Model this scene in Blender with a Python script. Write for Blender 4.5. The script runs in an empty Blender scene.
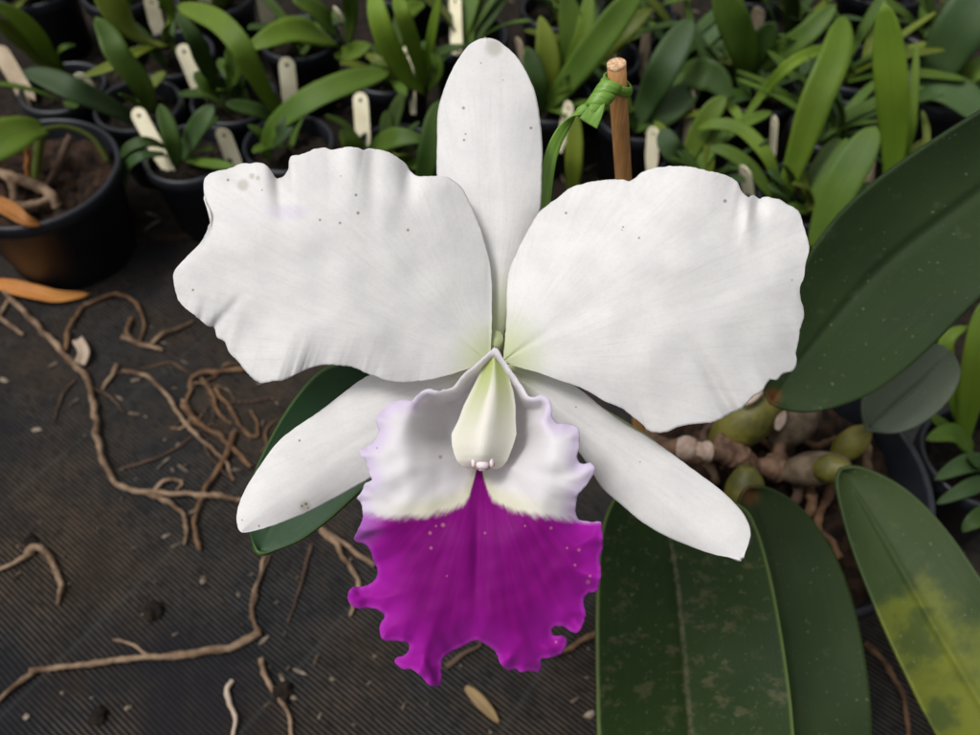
import bpy, bmesh, math, random
from mathutils import Vector, noise
from mathutils.kdtree import KDTree
from mathutils.geometry import delaunay_2d_cdt
R = math.radians
random.seed(7)
scene = bpy.context.scene
COL = scene.collection

# ------------------------------------------------------------------ camera
W_, H_, FPX = 980.0, 735.0, 815.0
PITCH = R(54)
CAM = Vector((0, 0, 0.5))
FWD = Vector((0, math.cos(PITCH), -math.sin(PITCH)))
UPV = Vector((0, math.sin(PITCH), math.cos(PITCH)))
RGT = Vector((1, 0, 0))
cam_d = bpy.data.cameras.new('camera')
cam = bpy.data.objects.new('camera', cam_d)
COL.objects.link(cam)
cam.location = CAM
cam.rotation_euler = (math.pi / 2 - PITCH, 0, 0)
cam_d.sensor_width = 36
cam_d.lens = 36 * FPX / W_
cam_d.clip_start = 0.01
cam_d.clip_end = 200
cam_d.dof.use_dof = True
cam_d.dof.focus_distance = 0.226
cam_d.dof.aperture_fstop = 15
scene.camera = cam

def ray(px, py):
    return FWD + RGT * ((px - W_ / 2) / FPX) + UPV * ((H_ / 2 - py) / FPX)
def at_d(px, py, d):
    return CAM + ray(px, py) * d
def at_z(px, py, z):
    r = ray(px, py)
    return CAM + r * ((z - CAM.z) / r.z)

# ------------------------------------------------------------------ node helpers
class NT:
    def __init__(s, name):
        s.m = bpy.data.materials.new(name); s.m.use_nodes = True
        s.t = s.m.node_tree; s.t.nodes.clear()
        s.out = s.t.nodes.new('ShaderNodeOutputMaterial')
    def n(s, typ, ins=None, **kw):
        nd = s.t.nodes.new('ShaderNode' + typ)
        for k, v in kw.items(): setattr(nd, k, v)
        for k, v in (ins or {}).items(): s.set(nd.inputs[k], v)
        return nd
    def set(s, sock, v):
        if isinstance(v, bpy.types.NodeSocket): s.t.links.new(v, sock)
        elif isinstance(v, (tuple, list)) and len(v) == 3 and sock.type == 'RGBA': sock.default_value = (*v, 1)
        else: sock.default_value = v
    def math(s, op, a, b=0.0, clamp=False):
        nd = s.n('Math', {0: a, 1: b}, operation=op); nd.use_clamp = clamp
        return nd.outputs[0]
    def mix(s, f, a, b, blend='MIX'):
        nd = s.t.nodes.new('ShaderNodeMix'); nd.data_type = 'RGBA'; nd.blend_type = blend
        s.set(nd.inputs[0], f); s.set(nd.inputs[6], a); s.set(nd.inputs[7], b)
        return nd.outputs[2]
    def ramp(s, f, lo, hi, a=0.0, b=1.0, smooth=True):
        nd = s.n('MapRange', {0: f, 1: lo, 2: hi, 3: a, 4: b})
        if smooth: nd.interpolation_type = 'SMOOTHSTEP'
        return nd.outputs[0]
    def noise(s, vec, scale, detail=3, rough=.55, out='Fac'):
        i = {'Scale': scale, 'Detail': detail, 'Roughness': rough}
        if vec is not None: i['Vector'] = vec
        return s.n('TexNoise', i).outputs[out]
    def obj(s): return s.n('TexCoord').outputs['Object']
    def uv(s, name): return s.n('UVMap', uv_map=name).outputs[0]
    def scale(s, vec, v):
        return s.n('VectorMath', {0: vec, 1: v}, operation='MULTIPLY').outputs[0]
    def attr(s, name): return s.n('Attribute', attribute_name=name).outputs['Fac']
    def bump(s, h, dist, strength=1.0):
        return s.n('Bump', {'Height': h, 'Distance': dist, 'Strength': strength}).outputs[0]
    def dist(s, uv, p):
        return s.n('VectorMath', {0: uv, 1: (p[0], p[1], 0)}, operation='DISTANCE').outputs['Value']
    def pbsdf(s, col, rough=.5, normal=None, spec=.5, transl=0, tcol=None, **kw):
        b = s.n('BsdfPrincipled', {'Base Color': col, 'Roughness': rough, 'Specular IOR Level': spec})
        for k, v in kw.items(): s.set(b.inputs[k.replace('_', ' ')], v)
        if normal is not None: s.set(b.inputs['Normal'], normal)
        res = b.outputs[0]
        if transl:
            t = s.n('BsdfTranslucent', {'Color': tcol if tcol is not None else col})
            if normal is not None: s.set(t.inputs['Normal'], normal)
            res = s.n('MixShader', {0: transl, 1: res, 2: t.outputs[0]}).outputs[0]
        s.t.links.new(res, s.out.inputs[0])
        return s.m

# ------------------------------------------------------------------ materials
def spots(N, uv, pts, col, tint, base):
    f = None
    for (x, y, r) in pts:
        d = N.ramp(N.dist(uv, (x / 100, y / 100)), r * .45 / 100, r * 1.35 / 100, 1, 0)
        f = d if f is None else N.math('MAXIMUM', f, d)
    return N.mix(N.math('MULTIPLY', f, tint), base, col)

def petal_mat(name, base, pts=(), rbase=.7, big=(), streak=None):
    N = NT(name)
    uv = N.uv('flat'); vn = N.uv('vein')
    cloud = N.noise(uv, 3.0, 4)
    col = N.mix(N.ramp(cloud, .35, .7), (.89, .875, .86), (.83, .815, .81))
    vein = N.noise(N.scale(vn, (85, 2.0, 1)), 1.0, 3)
    col = N.mix(N.ramp(vein, .40, .75, 0, .15), col, (.64, .63, .645))
    v2 = N.noise(N.scale(vn, (210, 1.5, 1)), 1.0, 2)
    col = N.mix(N.ramp(v2, .52, .70, 0, .12), col, (.60, .59, .61))
    mott = N.noise(uv, 26, 4, .7)
    col = N.mix(N.ramp(mott, .45, .75, 0, .22), col, (.64, .635, .65))
    g = N.ramp(N.dist(uv, (base[0] / 100, base[1] / 100)), .05, rbase, .8, 0)
    col = N.mix(g, col, (.62, .68, .36))
    if streak:
        s = N.ramp(N.dist(N.scale(uv, (1, 2.6, 1)), (streak[0] / 100, streak[1] * 2.6 / 100)), .05, .33, .28, 0)
        col = N.mix(s, col, (.62, .5, .75))
    if big: col = spots(N, uv, big, (.50, .46, .38), .55, col)
    if pts: col = spots(N, uv, [(a, b, c * .85) for a, b, c in pts], (.20, .12, .07), .7, col)
    fine = N.noise(uv, 55, 3, .7)
    h = N.math('ADD', N.math('MULTIPLY', vein, .35), N.math('MULTIPLY', fine, .5))
    return N.pbsdf(col, .6, N.bump(h, .00022, .5), .3, transl=.34, Sheen_Weight=.05)

def leaf_mat(name, c1, c2, rough=.42, mid=(.05, .09, .02), spec=.28, extra=None, midw=.05, rim=None, transl=.0, mids=.5):
    N = NT(name)
    uv = N.uv('leaf'); ob = N.obj()
    rnd = N.n('ObjectInfo').outputs['Random']
    n1 = N.noise(ob, 28, 4)
    col = N.mix(N.ramp(n1, .3, .7), c1, c2)
    lv = N.noise(N.scale(uv, (90, 2.0, 1)), 1.0, 2)
    col = N.mix(N.ramp(lv, .35, .75, 0, .22), col, (c2[0] * 1.5, c2[1] * 1.5, c2[2] * 1.5))
    sep = N.n('SeparateXYZ', {0: uv})
    a = N.math('ABSOLUTE', sep.outputs[0])
    col = N.mix(N.ramp(a, 0, midw, mids, 0), col, mid)
    if rim: col = N.mix(N.ramp(a, .955, .99, 0, .8), col, rim)
    if extra: col = extra(N, col)
    k = N.ramp(rnd, 0, 1, .72, 1.25, False)
    col = N.n('HueSaturation', {'Color': col, 'Value': k}).outputs[0]
    fine = N.noise(ob, 420, 3, .7)
    rr = N.ramp(n1, .3, .75, rough - .06, rough + .12)
    h = N.math('ADD', N.math('MULTIPLY', lv, .5), N.math('MULTIPLY', fine, .35))
    return N.pbsdf(col, rr, N.bump(h, .0006, .35), spec, transl=transl, tcol=(c2[0] * 3, c2[1] * 3, c2[2] * 1.2))

M = {}
M['bright'] = leaf_mat('leaf_bright', (.080, .145, .010), (.120, .190, .013), .52, (.045, .095, .012), transl=.12)
M['mid'] = leaf_mat('leaf_mid', (.048, .098, .010), (.076, .130, .013), .52, (.03, .065, .01), transl=.1)
M['dark'] = leaf_mat('leaf_dark', (.024, .056, .008), (.040, .078, .010), .52, (.018, .04, .008), transl=.06)
M['blue'] = leaf_mat('leaf_bluish', (.025, .055, .015), (.038, .072, .019), .52, (.016, .04, .02), transl=.05)
M['olive'] = leaf_mat('leaf_olive', (.078, .112, .010), (.118, .150, .014), .45, (.06, .08, .01), transl=.12)
M['deadleaf'] = leaf_mat('dead_leaf', (.30, .11, .02), (.40, .17, .035), .5, (.2, .07, .015))
M['tanleaf'] = leaf_mat('tan_leaf', (.26, .17, .075), (.36, .25, .12), .6, (.2, .13, .06))

def scars(N, col):
    ob = N.obj()
    v = N.noise(N.scale(ob, (.85, 1.2, 1.0)), 140, 4, .62)
    p = N.noise(ob, 26, 2)
    f = N.math('MULTIPLY', N.ramp(v, .53, .67), N.ramp(p, .34, .58))
    col = N.mix(N.math('MULTIPLY', f, .42), col, (.115, .10, .05))
    w = N.noise(ob, 330, 3, .6)
    col = N.mix(N.ramp(w, .60, .72, 0, .35), col, (.12, .135, .075))
    uv = N.uv('leaf'); sx = N.n('SeparateXYZ', {0: uv})
    m = N.ramp(N.math('ABSOLUTE', sx.outputs[0]), .0, .05, 1, 0)
    return N.mix(N.math('MULTIPLY', m, N.ramp(w, .40, .60, .05, .55)), col, (.13, .115, .065))
def faint(N, col):
    ob = N.obj()
    w = N.noise(ob, 120, 3, .6)
    col = N.mix(N.ramp(w, .60, .75, 0, .2), col, (.10, .11, .06))
    w2 = N.noise(ob, 520, 1)
    return N.mix(N.ramp(w2, .72, .77, 0, .4), col, (.22, .24, .14))
def yellowed(N, col):
    uv = N.uv('flat')
    nz = N.math('SUBTRACT', N.noise(uv, 2.1, 5, .6), .5)
    n2 = N.math('SUBTRACT', N.noise(uv, 5.5, 4, .6), .5)
    d = N.math('ADD', N.dist(uv, (9.75, 7.30)), N.math('ADD', N.math('MULTIPLY', nz, 1.9), N.math('MULTIPLY', n2, .6)))
    f = N.ramp(d, .50, 1.45, .8, 0)
    d2 = N.math('ADD', N.dist(N.scale(uv, (1, .8, 1)), (9.12, 5.13)), N.math('ADD', N.math('MULTIPLY', nz, .9), N.math('MULTIPLY', n2, .4)))
    f = N.math('MAXIMUM', f, N.ramp(d2, .25, .60, .6, 0))
    f = N.math('MULTIPLY', f, N.ramp(d2, .08, .30, .25, 1))
    d3 = N.math('ADD', N.dist(uv, (9.42, 7.12)), N.math('ADD', N.math('MULTIPLY', nz, .9), N.math('MULTIPLY', n2, .4)))
    f = N.math('MULTIPLY', f, N.ramp(d3, .05, .28, .25, 1))
    col = N.mix(f, col, (.145, .16, .016))
    return faint(N, col)
def basetint(p, r):
    def fn(N, col):
        uv = N.uv('flat')
        return N.mix(N.ramp(N.dist(uv, (p[0] / 100, p[1] / 100)), r * .1, r, .75, 0), faint(N, col), (.15, .06, .02))
    return fn
M['leaf_upper'] = leaf_mat('orchid_leaf_dull', (.018, .034, .011), (.025, .043, .014), .62, (.011, .021, .008), .13, basetint((773, 396), .13), .045)
M['leaf_grey'] = leaf_mat('orchid_leaf_greyish', (.062, .082, .050), (.080, .100, .062), .5, (.05, .07, .04), .4, faint)
M['leaf_yellow'] = leaf_mat('orchid_leaf_yellowed', (.027, .046, .012), (.037, .057, .016), .5, (.025, .046, .015), .25, yellowed, .03)
M['leaf_scar'] = leaf_mat('orchid_leaf_scarred', (.010, .026, .004), (.016, .034, .005), .52, (.05, .065, .03), .16, scars, .045, rim=(.12, .17, .05))
M['leaf_smooth'] = leaf_mat('orchid_leaf_smooth', (.018, .036, .008), (.026, .047, .011), .5, (.018, .04, .01), .2, basetint((750, 496), .15), .03)
M['leaf_behind'] = leaf_mat('orchid_leaf_glossy', (.016, .056, .018), (.024, .072, .022), .4, (.012, .04, .012), .4, None, .03, rim=(.06, .12, .02))

def simple(name, c1, c2, sc, rough=.6, bumpd=.0006, spec=.4, detail=4, transl=0, stretch=None):
    N = NT(name); ob = N.obj()
    v = N.scale(ob, stretch) if stretch else ob
    n = N.noise(v, sc, detail)
    f = N.noise(v, sc * 6, 3, .7)
    col = N.mix(N.ramp(n, .32, .68), c1, c2)
    return N.pbsdf(col, rough, N.bump(N.math('ADD', n, N.math('MULTIPLY', f, .4)), bumpd, .6), spec, transl=transl)
M['pot'] = simple('black_pot_plastic', (.010, .012, .017), (.018, .020, .026), 30, .38, .0003, .4)
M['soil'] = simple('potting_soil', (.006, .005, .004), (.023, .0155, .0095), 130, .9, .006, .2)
M['bark'] = simple('bark_mix', (.007, .005, .004), (.050, .026, .014), 130, .85, .004, .2)
M['tag'] = simple('plastic_tag', (.86, .80, .58), (.74, .67, .46), 60, .5, .0002, .4)
M['tagbrown'] = simple('plastic_tag_weathered', (.60, .49, .34), (.42, .32, .21), 60, .6, .0002, .4)
M['root'] = simple('dry_root', (.085, .050, .028), (.29, .20, .13), 75, .8, .0012, .2)
M['rootred'] = simple('dry_root_reddish', (.080, .042, .022), (.165, .095, .050), 130, .8, .0012, .2)
M['rootpale'] = simple('dry_root_pale', (.36, .27, .20), (.46, .37, .29), 60, .8, .001, .2)
M['rootdark'] = simple('dry_root_dim', (.055, .034, .024), (.10, .062, .042), 70, .85, .001, .2)
M['chip'] = simple('litter_fragment', (.30, .25, .19), (.10, .07, .045), 160, .8, .0004, .2)
M['bulb'] = simple('pseudobulb_green', (.060, .060, .010), (.15, .135, .022), 85, .5, .0010, .4)
M['bulbyel'] = simple('pseudobulb_yellow_green', (.13, .12, .018), (.22, .20, .035), 90, .42, .0004, .4)
M['sheath'] = simple('papery_sheath', (.085, .060, .036), (.20, .15, .10), 110, .7, .0008, .3)
M['rhizome'] = simple('rhizome', (.07, .036, .022), (.20, .12, .075), 130, .7, .0015, .3)
M['white_sheath'] = simple('white_sheath', (.34, .22, .16), (.50, .40, .34), 160, .7, .0006, .3)

def stake_mat():
    N = NT('bamboo'); ob = N.obj()
    n = N.noise(N.scale(ob, (1, 1, .06)), 900, 3)
    col = N.mix(N.ramp(n, .3, .7), (.42, .19, .065), (.56, .30, .115))
    d = N.noise(ob, 60, 3)
    col = N.mix(N.ramp(d, .55, .72, 0, .5), col, (.20, .08, .03))
    return N.pbsdf(col, .45, N.bump(n, .0003, .5), .4)
M['stake'] = stake_mat()
M['stakeend'] = simple('bamboo_cut_end', (.74, .52, .33), (.46, .26, .14), 900, .8, .0008, .2)
def tie_mat():
    N = NT('green_tie'); uv = N.uv('leaf')
    n = N.noise(N.scale(uv, (3, 1.2, 1)), 1.0, 2)
    col = N.mix(N.ramp(n, .35, .65), (.12, .25, .028), (.18, .34, .046))
    return N.pbsdf(col, .42, N.bump(n, .0004, .4), .45, transl=.1)
M['tie'] = tie_mat()

def ground_mat():
    N = NT('woven_ground_cover'); ob = N.obj()
    mp = N.n('Mapping', {0: ob}); mp.inputs['Rotation'].default_value = (0, 0, R(37 + 90))
    warp = N.noise(ob, 9, 2, out='Color')
    wv = N.n('VectorMath', {0: N.n('VectorMath', {0: warp, 1: (.5, .5, .5)}, operation='SUBTRACT').outputs[0], 1: (.004, .004, .004)}, operation='MULTIPLY').outputs[0]
    v = N.n('VectorMath', {0: mp.outputs[0], 1: wv}, operation='ADD').outputs[0]
    wave = N.n('TexWave', {'Vector': v, 'Scale': 2 * math.pi / 20 / .0027, 'Distortion': 0}, wave_type='BANDS', bands_direction='X', wave_profile='SIN').outputs['Fac']
    brk = N.noise(N.scale(v, (1, .25, 1)), 500, 2)
    rib = N.math('MULTIPLY', wave, N.ramp(brk, .25, .6, .55, 1))
    stain = N.noise(ob, 8, 5, .6)
    fibr = N.noise(ob, 45, 4, .65)
    dark = N.mix(N.ramp(stain, .35, .65), (.004, .0045, .006), (.007, .006, .005))
    lite = N.mix(N.ramp(stain, .38, .62), (.058, .054, .051), (.092, .067, .048))
    lite = N.mix(N.ramp(fibr, .35, .7, 0, .65), lite, (.024, .025, .023))
    col = N.mix(N.ramp(rib, .25, .85), dark, lite)
    # damp dark patches and earth washed over the weave
    damp = N.noise(ob, 5.5, 4, .5)
    col = N.mix(N.ramp(damp, .50, .64, 0, .8), col, (.009, .009, .012))
    earth = N.noise(ob, 17, 5, .65)
    col = N.mix(N.ramp(earth, .55, .70, 0, .6), col, (.024, .017, .012))
    # wide tracer bands woven across the ribs
    mp2 = N.n('SeparateXYZ', {0: v}).outputs[1]
    fr = N.math('FRACT', N.math('DIVIDE', mp2, .118))
    band = N.ramp(N.math('ABSOLUTE', N.math('SUBTRACT', fr, .5)), .0, .022, .2, 0)
    col = N.mix(band, col, (.055, .066, .062))
    h = N.math('ADD', rib, N.math('MULTIPLY', fibr, .7))
    return N.pbsdf(col, N.ramp(damp, .5, .7, .85, .6), N.bump(h, .0012, .7), .10)
M['ground'] = ground_mat()

def lip_mat():
    N = NT('lip_white_magenta')
    uv = N.uv('flat'); vn = N.uv('vein')
    pur = N.attr('purple'); edge = N.attr('edge')
    vein = N.noise(N.scale(vn, (60, 1.6, 1)), 1.0, 3)
    nz = N.noise(uv, 14, 4, .65)
    p = N.math('ADD', pur, N.math('MULTIPLY', N.math('SUBTRACT', vein, .5), 1.2))
    p = N.math('ADD', p, N.math('MULTIPLY', N.math('SUBTRACT', N.noise(uv, 5, 3), .5), 1.4))
    p = N.math('ADD', p, N.math('MULTIPLY', N.math('SUBTRACT', nz, .5), .5))
    white = N.mix(N.ramp(vein, .45, .7, 0, .14), (.82, .795, .81), (.70, .665, .71))
    cream = N.ramp(pur, -3.6, -.8, 0, .75)
    white = N.mix(N.math('MULTIPLY', cream, N.ramp(edge, .55, .9, 1, .1)), white, (.74, .72, .52))
    white = N.mix(N.ramp(edge, .86, 1.0, 0, .65), white, (.66, .53, .78))
    mag = N.mix(N.ramp(vein, .35, .7), (.21, .0006, .175), (.27, .0012, .225))
    mag = N.mix(N.ramp(edge, .70, .99, 0, .8), mag, (.42, .010, .40))
    mag = N.mix(N.ramp(edge, .955, 1.0, 0, .5), mag, (.54, .06, .58))
    lil = N.math('MULTIPLY', N.ramp(N.dist(uv, (3.50, 5.18)), .06, .42, 1, 0), .8)
    mag = N.mix(lil, mag, (.50, .22, .62))
    col = N.mix(N.ramp(p, -.6, .75), white, mag)
    pts = [(430, 533, 2.6), (436, 526, 1.6), (443, 525, 3), (431, 548, 2.2), (551, 528, 2.2), (525, 526, 1.5), (567, 548, 1.6), (579, 550, 2.4), (575, 565, 2), (588, 582, 3), (590, 576, 2), (485, 533, 1.6), (447, 576, 1.3), (556, 642, 2)]
    col = spots(N, uv, [(a, b, c * .75) for a, b, c in pts], (.58, .20, .28), .65, col)
    col = spots(N, uv, [(440.5, 457, 2.0), (377, 448, 1.2)], (.35, .22, .25), .6, col)
    fine = N.noise(uv, 60, 3, .7)
    h = N.math('ADD', N.math('MULTIPLY', vein, .8), N.math('MULTIPLY', fine, .4))
    return N.pbsdf(col, .6, N.bump(h, .00014, .4), .14, transl=.32, Sheen_Weight=.06)
M['lip'] = lip_mat()

def column_mat():
    N = NT('column'); uv = N.uv('leaf'); s = N.n('SeparateXYZ', {0: uv})
    a = N.math('ABSOLUTE', s.outputs[0]); t = s.outputs[1]
    wdt = N.ramp(t, .1, .9, .10, .52, False)
    rel = N.math('DIVIDE', a, wdt)
    g = N.math('MULTIPLY', N.ramp(rel, .45, 1.5), N.ramp(a, .70, .97, 1, .25))
    g = N.math('MULTIPLY', g, N.ramp(t, .12, .62, 1, .12))
    col = N.mix(g, (.80, .77, .69), (.53, .575, .29))
    col = N.mix(N.ramp(t, .0, .32, .85, 0), col, (.46, .54, .17))
    col = N.mix(N.ramp(t, .80, .98, 0, .6), col, (.78, .70, .69))
    n = N.noise(N.scale(uv, (30, 2, 1)), 1, 2)
    return N.pbsdf(col, .55, N.bump(n, .0003, .4), .2, transl=.2)
M['column'] = column_mat()
M['cap'] = simple('anther_cap', (.76, .64, .68), (.80, .72, .74), 400, .4, .0003)
M['hollow'] = simple('stigma_hollow', (.30, .17, .16), (.42, .27, .25), 400, .6, .0003)
M['stalk'] = simple('flower_stalk', (.42, .48, .24), (.52, .56, .32), 300, .45, .0003)

# ------------------------------------------------------------------ mesh helpers
def link(name, me, mat, parent=None, **props):
    o = bpy.data.objects.new(name, me); COL.objects.link(o)
    if mat: me.materials.append(mat)
    if parent is not None:
        o.parent = parent
        o.matrix_parent_inverse = parent.matrix_basis.inverted()
    for k, v in props.items(): o[k] = v
    return o
def empty(name, loc, **props):
    o = bpy.data.objects.new(name, None); COL.objects.link(o); o.location = loc
    o.empty_display_size = .01
    for k, v in props.items(): o[k] = v
    return o
def mesh(name, V, F, smooth=True):
    me = bpy.data.meshes.new(name); me.from_pydata([tuple(v) for v in V], [], F)
    me.update()
    if smooth: me.polygons.foreach_set('use_smooth', [True] * len(me.polygons))
    return me
def put_uv(me, name, per_vert):
    lay = me.uv_layers.new(name=name)
    for l in me.loops: lay.data[l.index].uv = per_vert[l.vertex_index]
def solid(o, th, off=-1):
    m = o.modifiers.new('thickness', 'SOLIDIFY'); m.thickness = th; m.offset = off
    return o
def sub(o, n=1):
    m = o.modifiers.new('smooth', 'SUBSURF'); m.levels = n; m.render_levels = n

def catmull(P, n, closed=False):
    """resample a polyline of tuples to n points evenly by arc length on a Catmull-Rom curve"""
    P = [Vector(p) for p in P]; D = []
    m = len(P)
    for i in range(m - 1):
        p0 = P[max(i - 1, 0)]; p1 = P[i]; p2 = P[i + 1]; p3 = P[min(i + 2, m - 1)]
        for k in range(12):
            t = k / 12
            D.append(.5 * ((2 * p1) + (p2 - p0) * t + (2 * p0 - 5 * p1 + 4 * p2 - p3) * t * t + (3 * p1 - p0 - 3 * p2 + p3) * t ** 3))
    D.append(P[-1])
    L = [0]
    for i in range(1, len(D)): L.append(L[-1] + (D[i] - D[i - 1]).length)
    out = []; j = 0
    for k in range(n):
        s = L[-1] * k / (n - 1)
        while j < len(L) - 2 and L[j + 1] < s: j += 1
        f = (s - L[j]) / max(1e-9, L[j + 1] - L[j])
        out.append(D[j].lerp(D[j + 1], min(1, max(0, f))))
    return out

def interp(pts, x):
    if x <= pts[0][0]: return pts[0][1]
    for (a, b), (c, d) in zip(pts, pts[1:]):
        if x <= c: return b + (d - b) * (x - a) / (c - a)
    return pts[-1][1]

def fan(name, outline, mid, depth, N=320, Mv=36, th=.0006, mat=None, parent=None, attrs=None, jitter=0.0, uvkind=None, **props):
    """a blade: rows run from its midrib out to its margin. outline goes base -> tip -> base, mid goes base -> tip."""
    Md = catmull([(*p, 0) for p in mid], 200)
    tip = Md[-1]
    D = catmull([(*p[:2], 0) for p in outline], N * 4)
    q = min(range(N, 3 * N), key=lambda i: (D[i] - tip).length)
    h = N // 2
    def resample(P):
        L = [0]
        for u, w in zip(P, P[1:]): L.append(L[-1] + (w - u).length)
        out = []; j = 0
        for k in range(h):
            x = L[-1] * k / (h - 1)
            while j < len(L) - 2 and L[j + 1] < x: j += 1
            out.append(P[j].lerp(P[j + 1], min(1, max(0, (x - L[j]) / max(1e-9, L[j + 1] - L[j])))))
        return out
    left = resample(D[:q + 1]); right = resample(D[q:])
    O = left + right; N = len(O); it = h - 1
    bx, by = mid[0]
    V = []; uvf = []; uvv = []; uvl = []; A = {k: [] for k in (attrs or {})}
    for i in range(N):
        t = i / it if i <= it else (N - 1 - i) / it
        sgn = -1 if i <= it else 1
        k = t * 199
        a = Md[int(k)].lerp(Md[min(199, int(k) + 1)], k - int(k))
        o = O[i].copy()
        if jitter:
            q = (0 < t < .985) * noise.noise(Vector((i * .45, name.__len__() * 3.1, 0))) + .6 * (0 < t < .985) * noise.noise(Vector((i * 1.3, 9.7, 0)))
            dirv = (o - a); dirv.normalize() if dirv.length > 1e-6 else None
            o = o + dirv * q * jitter
        for j in range(Mv + 1):
            v = j / Mv
            p = a.lerp(o, v)
            d = depth(p.x, p.y, t, v, i / (N - 1), sgn)
            V.append(at_d(p.x, p.y, d))
            uvf.append((p.x / 100, p.y / 100))
            dx, dy = p.x - bx, p.y - by
            uvv.append((math.atan2(dy, dx) / math.pi, math.hypot(dx, dy) / 100))
            uvl.append((sgn * v, t))
            for kk, fn in (attrs or {}).items(): A[kk].append(fn(p.x, p.y, t, v, i / (N - 1), sgn))
    F = []
    w = Mv + 1
    for i in range(N - 1):
        for j in range(Mv):
            F.append((i * w + j, i * w + j + 1, (i + 1) * w + j + 1, (i + 1) * w + j))
    me = mesh(name, V, F)
    for nm, dat in (('flat', uvf), ('vein', uvv), ('leaf', uvl)): put_uv(me, nm, dat)
    for kk, dat in A.items():
        at = me.attributes.new(kk, 'FLOAT', 'POINT'); at.data.foreach_set('value', dat)
    bm = bmesh.new(); bm.from_mesh(me)
    bmesh.ops.remove_doubles(bm, verts=bm.verts, dist=2e-6)
    bmesh.ops.recalc_face_normals(bm, faces=bm.faces)
    s = sum((f.normal.dot(CAM - f.calc_center_median()) > 0) - .5 for f in bm.faces)
    if s < 0: bmesh.ops.reverse_faces(bm, faces=bm.faces)
    bm.to_mesh(me); bm.free()
    o = link(name, me, mat, parent, **props)
    return solid(o, th)

def strip(name, pts, width, mat, parent=None, fold=.18, prof='strap', facing=None, n=22, m=6, th=.0011, roll=0, wav=0, **props):
    """leaf blade swept along a 3D midrib"""
    P = catmull(pts, n)
    V = []; uv = []
    ph = random.random() * 9
    for i, p in enumerate(P):
        t = i / (n - 1)
        T = (P[min(n - 1, i + 1)] - P[max(0, i - 1)]).normalized()
        f = facing if facing is not None else ((CAM - p).normalized() * .8 + Vector((0, 0, .5))).normalized()
        S = T.cross(f)
        if S.length < 1e-4: S = Vector((1, 0, 0))
        S.normalize(); Nn = S.cross(T).normalized()
        if roll:
            S, Nn = S * math.cos(roll) + Nn * math.sin(roll), Nn * math.cos(roll) - S * math.sin(roll)
        if prof == 'strap': w = (.38 + .62 * min(1, t / .45) ** .8) * (1 - max(0, (t - .60) / .40) ** 2.6) ** .6
        elif prof == 'oval': w = max(0.02, math.sin(math.pi * min(1, .06 + t * .94)) ** .62)
        elif prof == 'even': w = 1.0 if t < .98 else .9
        else: w = (1 - t) ** .5 * min(1, .35 + t * 3)
        hw = width * .5 * max(w, .03)
        for j in range(m + 1):
            u = -1 + 2 * j / m
            V.append(p + S * (u * hw) + Nn * (abs(u) ** 1.4 * hw * fold + wav * hw * math.sin(t * 11 + ph + u) * abs(u)))
            uv.append((u, t))
    F = [(i * (m + 1) + j, i * (m + 1) + j + 1, (i + 1) * (m + 1) + j + 1, (i + 1) * (m + 1) + j) for i in range(n - 1) for j in range(m)]
    me = mesh(name, V, F)
    put_uv(me, 'leaf', uv)
    return solid(link(name, me, mat, parent, **props), th, 0)

def tube_geo(pts, rad, n=None, seg=10, wob=0, squash=1.0):
    n = n or max(8, len(pts) * 7)
    P = catmull(pts, n)
    V = []; F = []
    up = Vector((.13, .2, 1)).normalized()
    seed = random.random() * 50
    if wob:
        n = n * 2; P = catmull(P, n)
        for p in P:
            g = noise.noise_vector(p * 95 + Vector((seed, 3, 0))) * .0016 + noise.noise_vector(p * 260 + Vector((seed, 9, 0))) * .0005
            g.z *= .3; p += g
    for i, p in enumerate(P):
        t = i / (n - 1)
        T = (P[min(n - 1, i + 1)] - P[max(0, i - 1)]).normalized()
        S = T.cross(up); S = S.normalized() if S.length > 1e-3 else Vector((1, 0, 0))
        U = S.cross(T)
        r = rad(t) if callable(rad) else rad
        if wob: r *= 1 + wob * (noise.noise(p * 160 + Vector((seed, 0, 0))) + .5 * noise.noise(p * 420 + Vector((seed, 5, 0))))
        for k in range(seg):
            a = 2 * math.pi * k / seg
            V.append(p + (S * math.cos(a) + U * math.sin(a) * squash) * r)
    for i in range(n - 1):
        for k in range(seg):
            F.append((i * seg + k, i * seg + (k + 1) % seg, (i + 1) * seg + (k + 1) % seg, (i + 1) * seg + k))
    F.append(tuple(range(seg))[::-1]); F.append(tuple((n - 1) * seg + k for k in range(seg)))
    return V, F
def tubes(name, lst, mat, parent=None, seg=10, wob=0, **props):
    V = []; F = []
    for pts, rad in lst:
        v, f = tube_geo(pts, rad, seg=seg, wob=wob)
        b = len(V); V += v; F += [tuple(b + i for i in q) for q in f]
    return link(name, mesh(name, V, F), mat, parent, **props)
def lathe(name, prof, mat, parent=None, seg=56, loc=(0, 0, 0), **props):
    V = []; F = []
    for (r, z) in prof:
        for k in range(seg):
            a = 2 * math.pi * k / seg
            V.append((loc[0] + r * math.cos(a), loc[1] + r * math.sin(a), loc[2] + z))
    for i in range(len(prof) - 1):
        for k in range(seg):
            F.append((i * seg + k, i * seg + (k + 1) % seg, (i + 1) * seg + (k + 1) % seg, (i + 1) * seg + k))
    F.append(tuple(range(seg))[::-1])
    return link(name, mesh(name, V, F), mat, parent, **props)

# ------------------------------------------------------------------ ground
me = mesh('ground', [(-20, -20, 0), (20, -20, 0), (20, 20, 0), (-20, 20, 0)], [(0, 1, 2, 3)], False)
link('ground', me, M['ground'], kind='structure')

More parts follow.
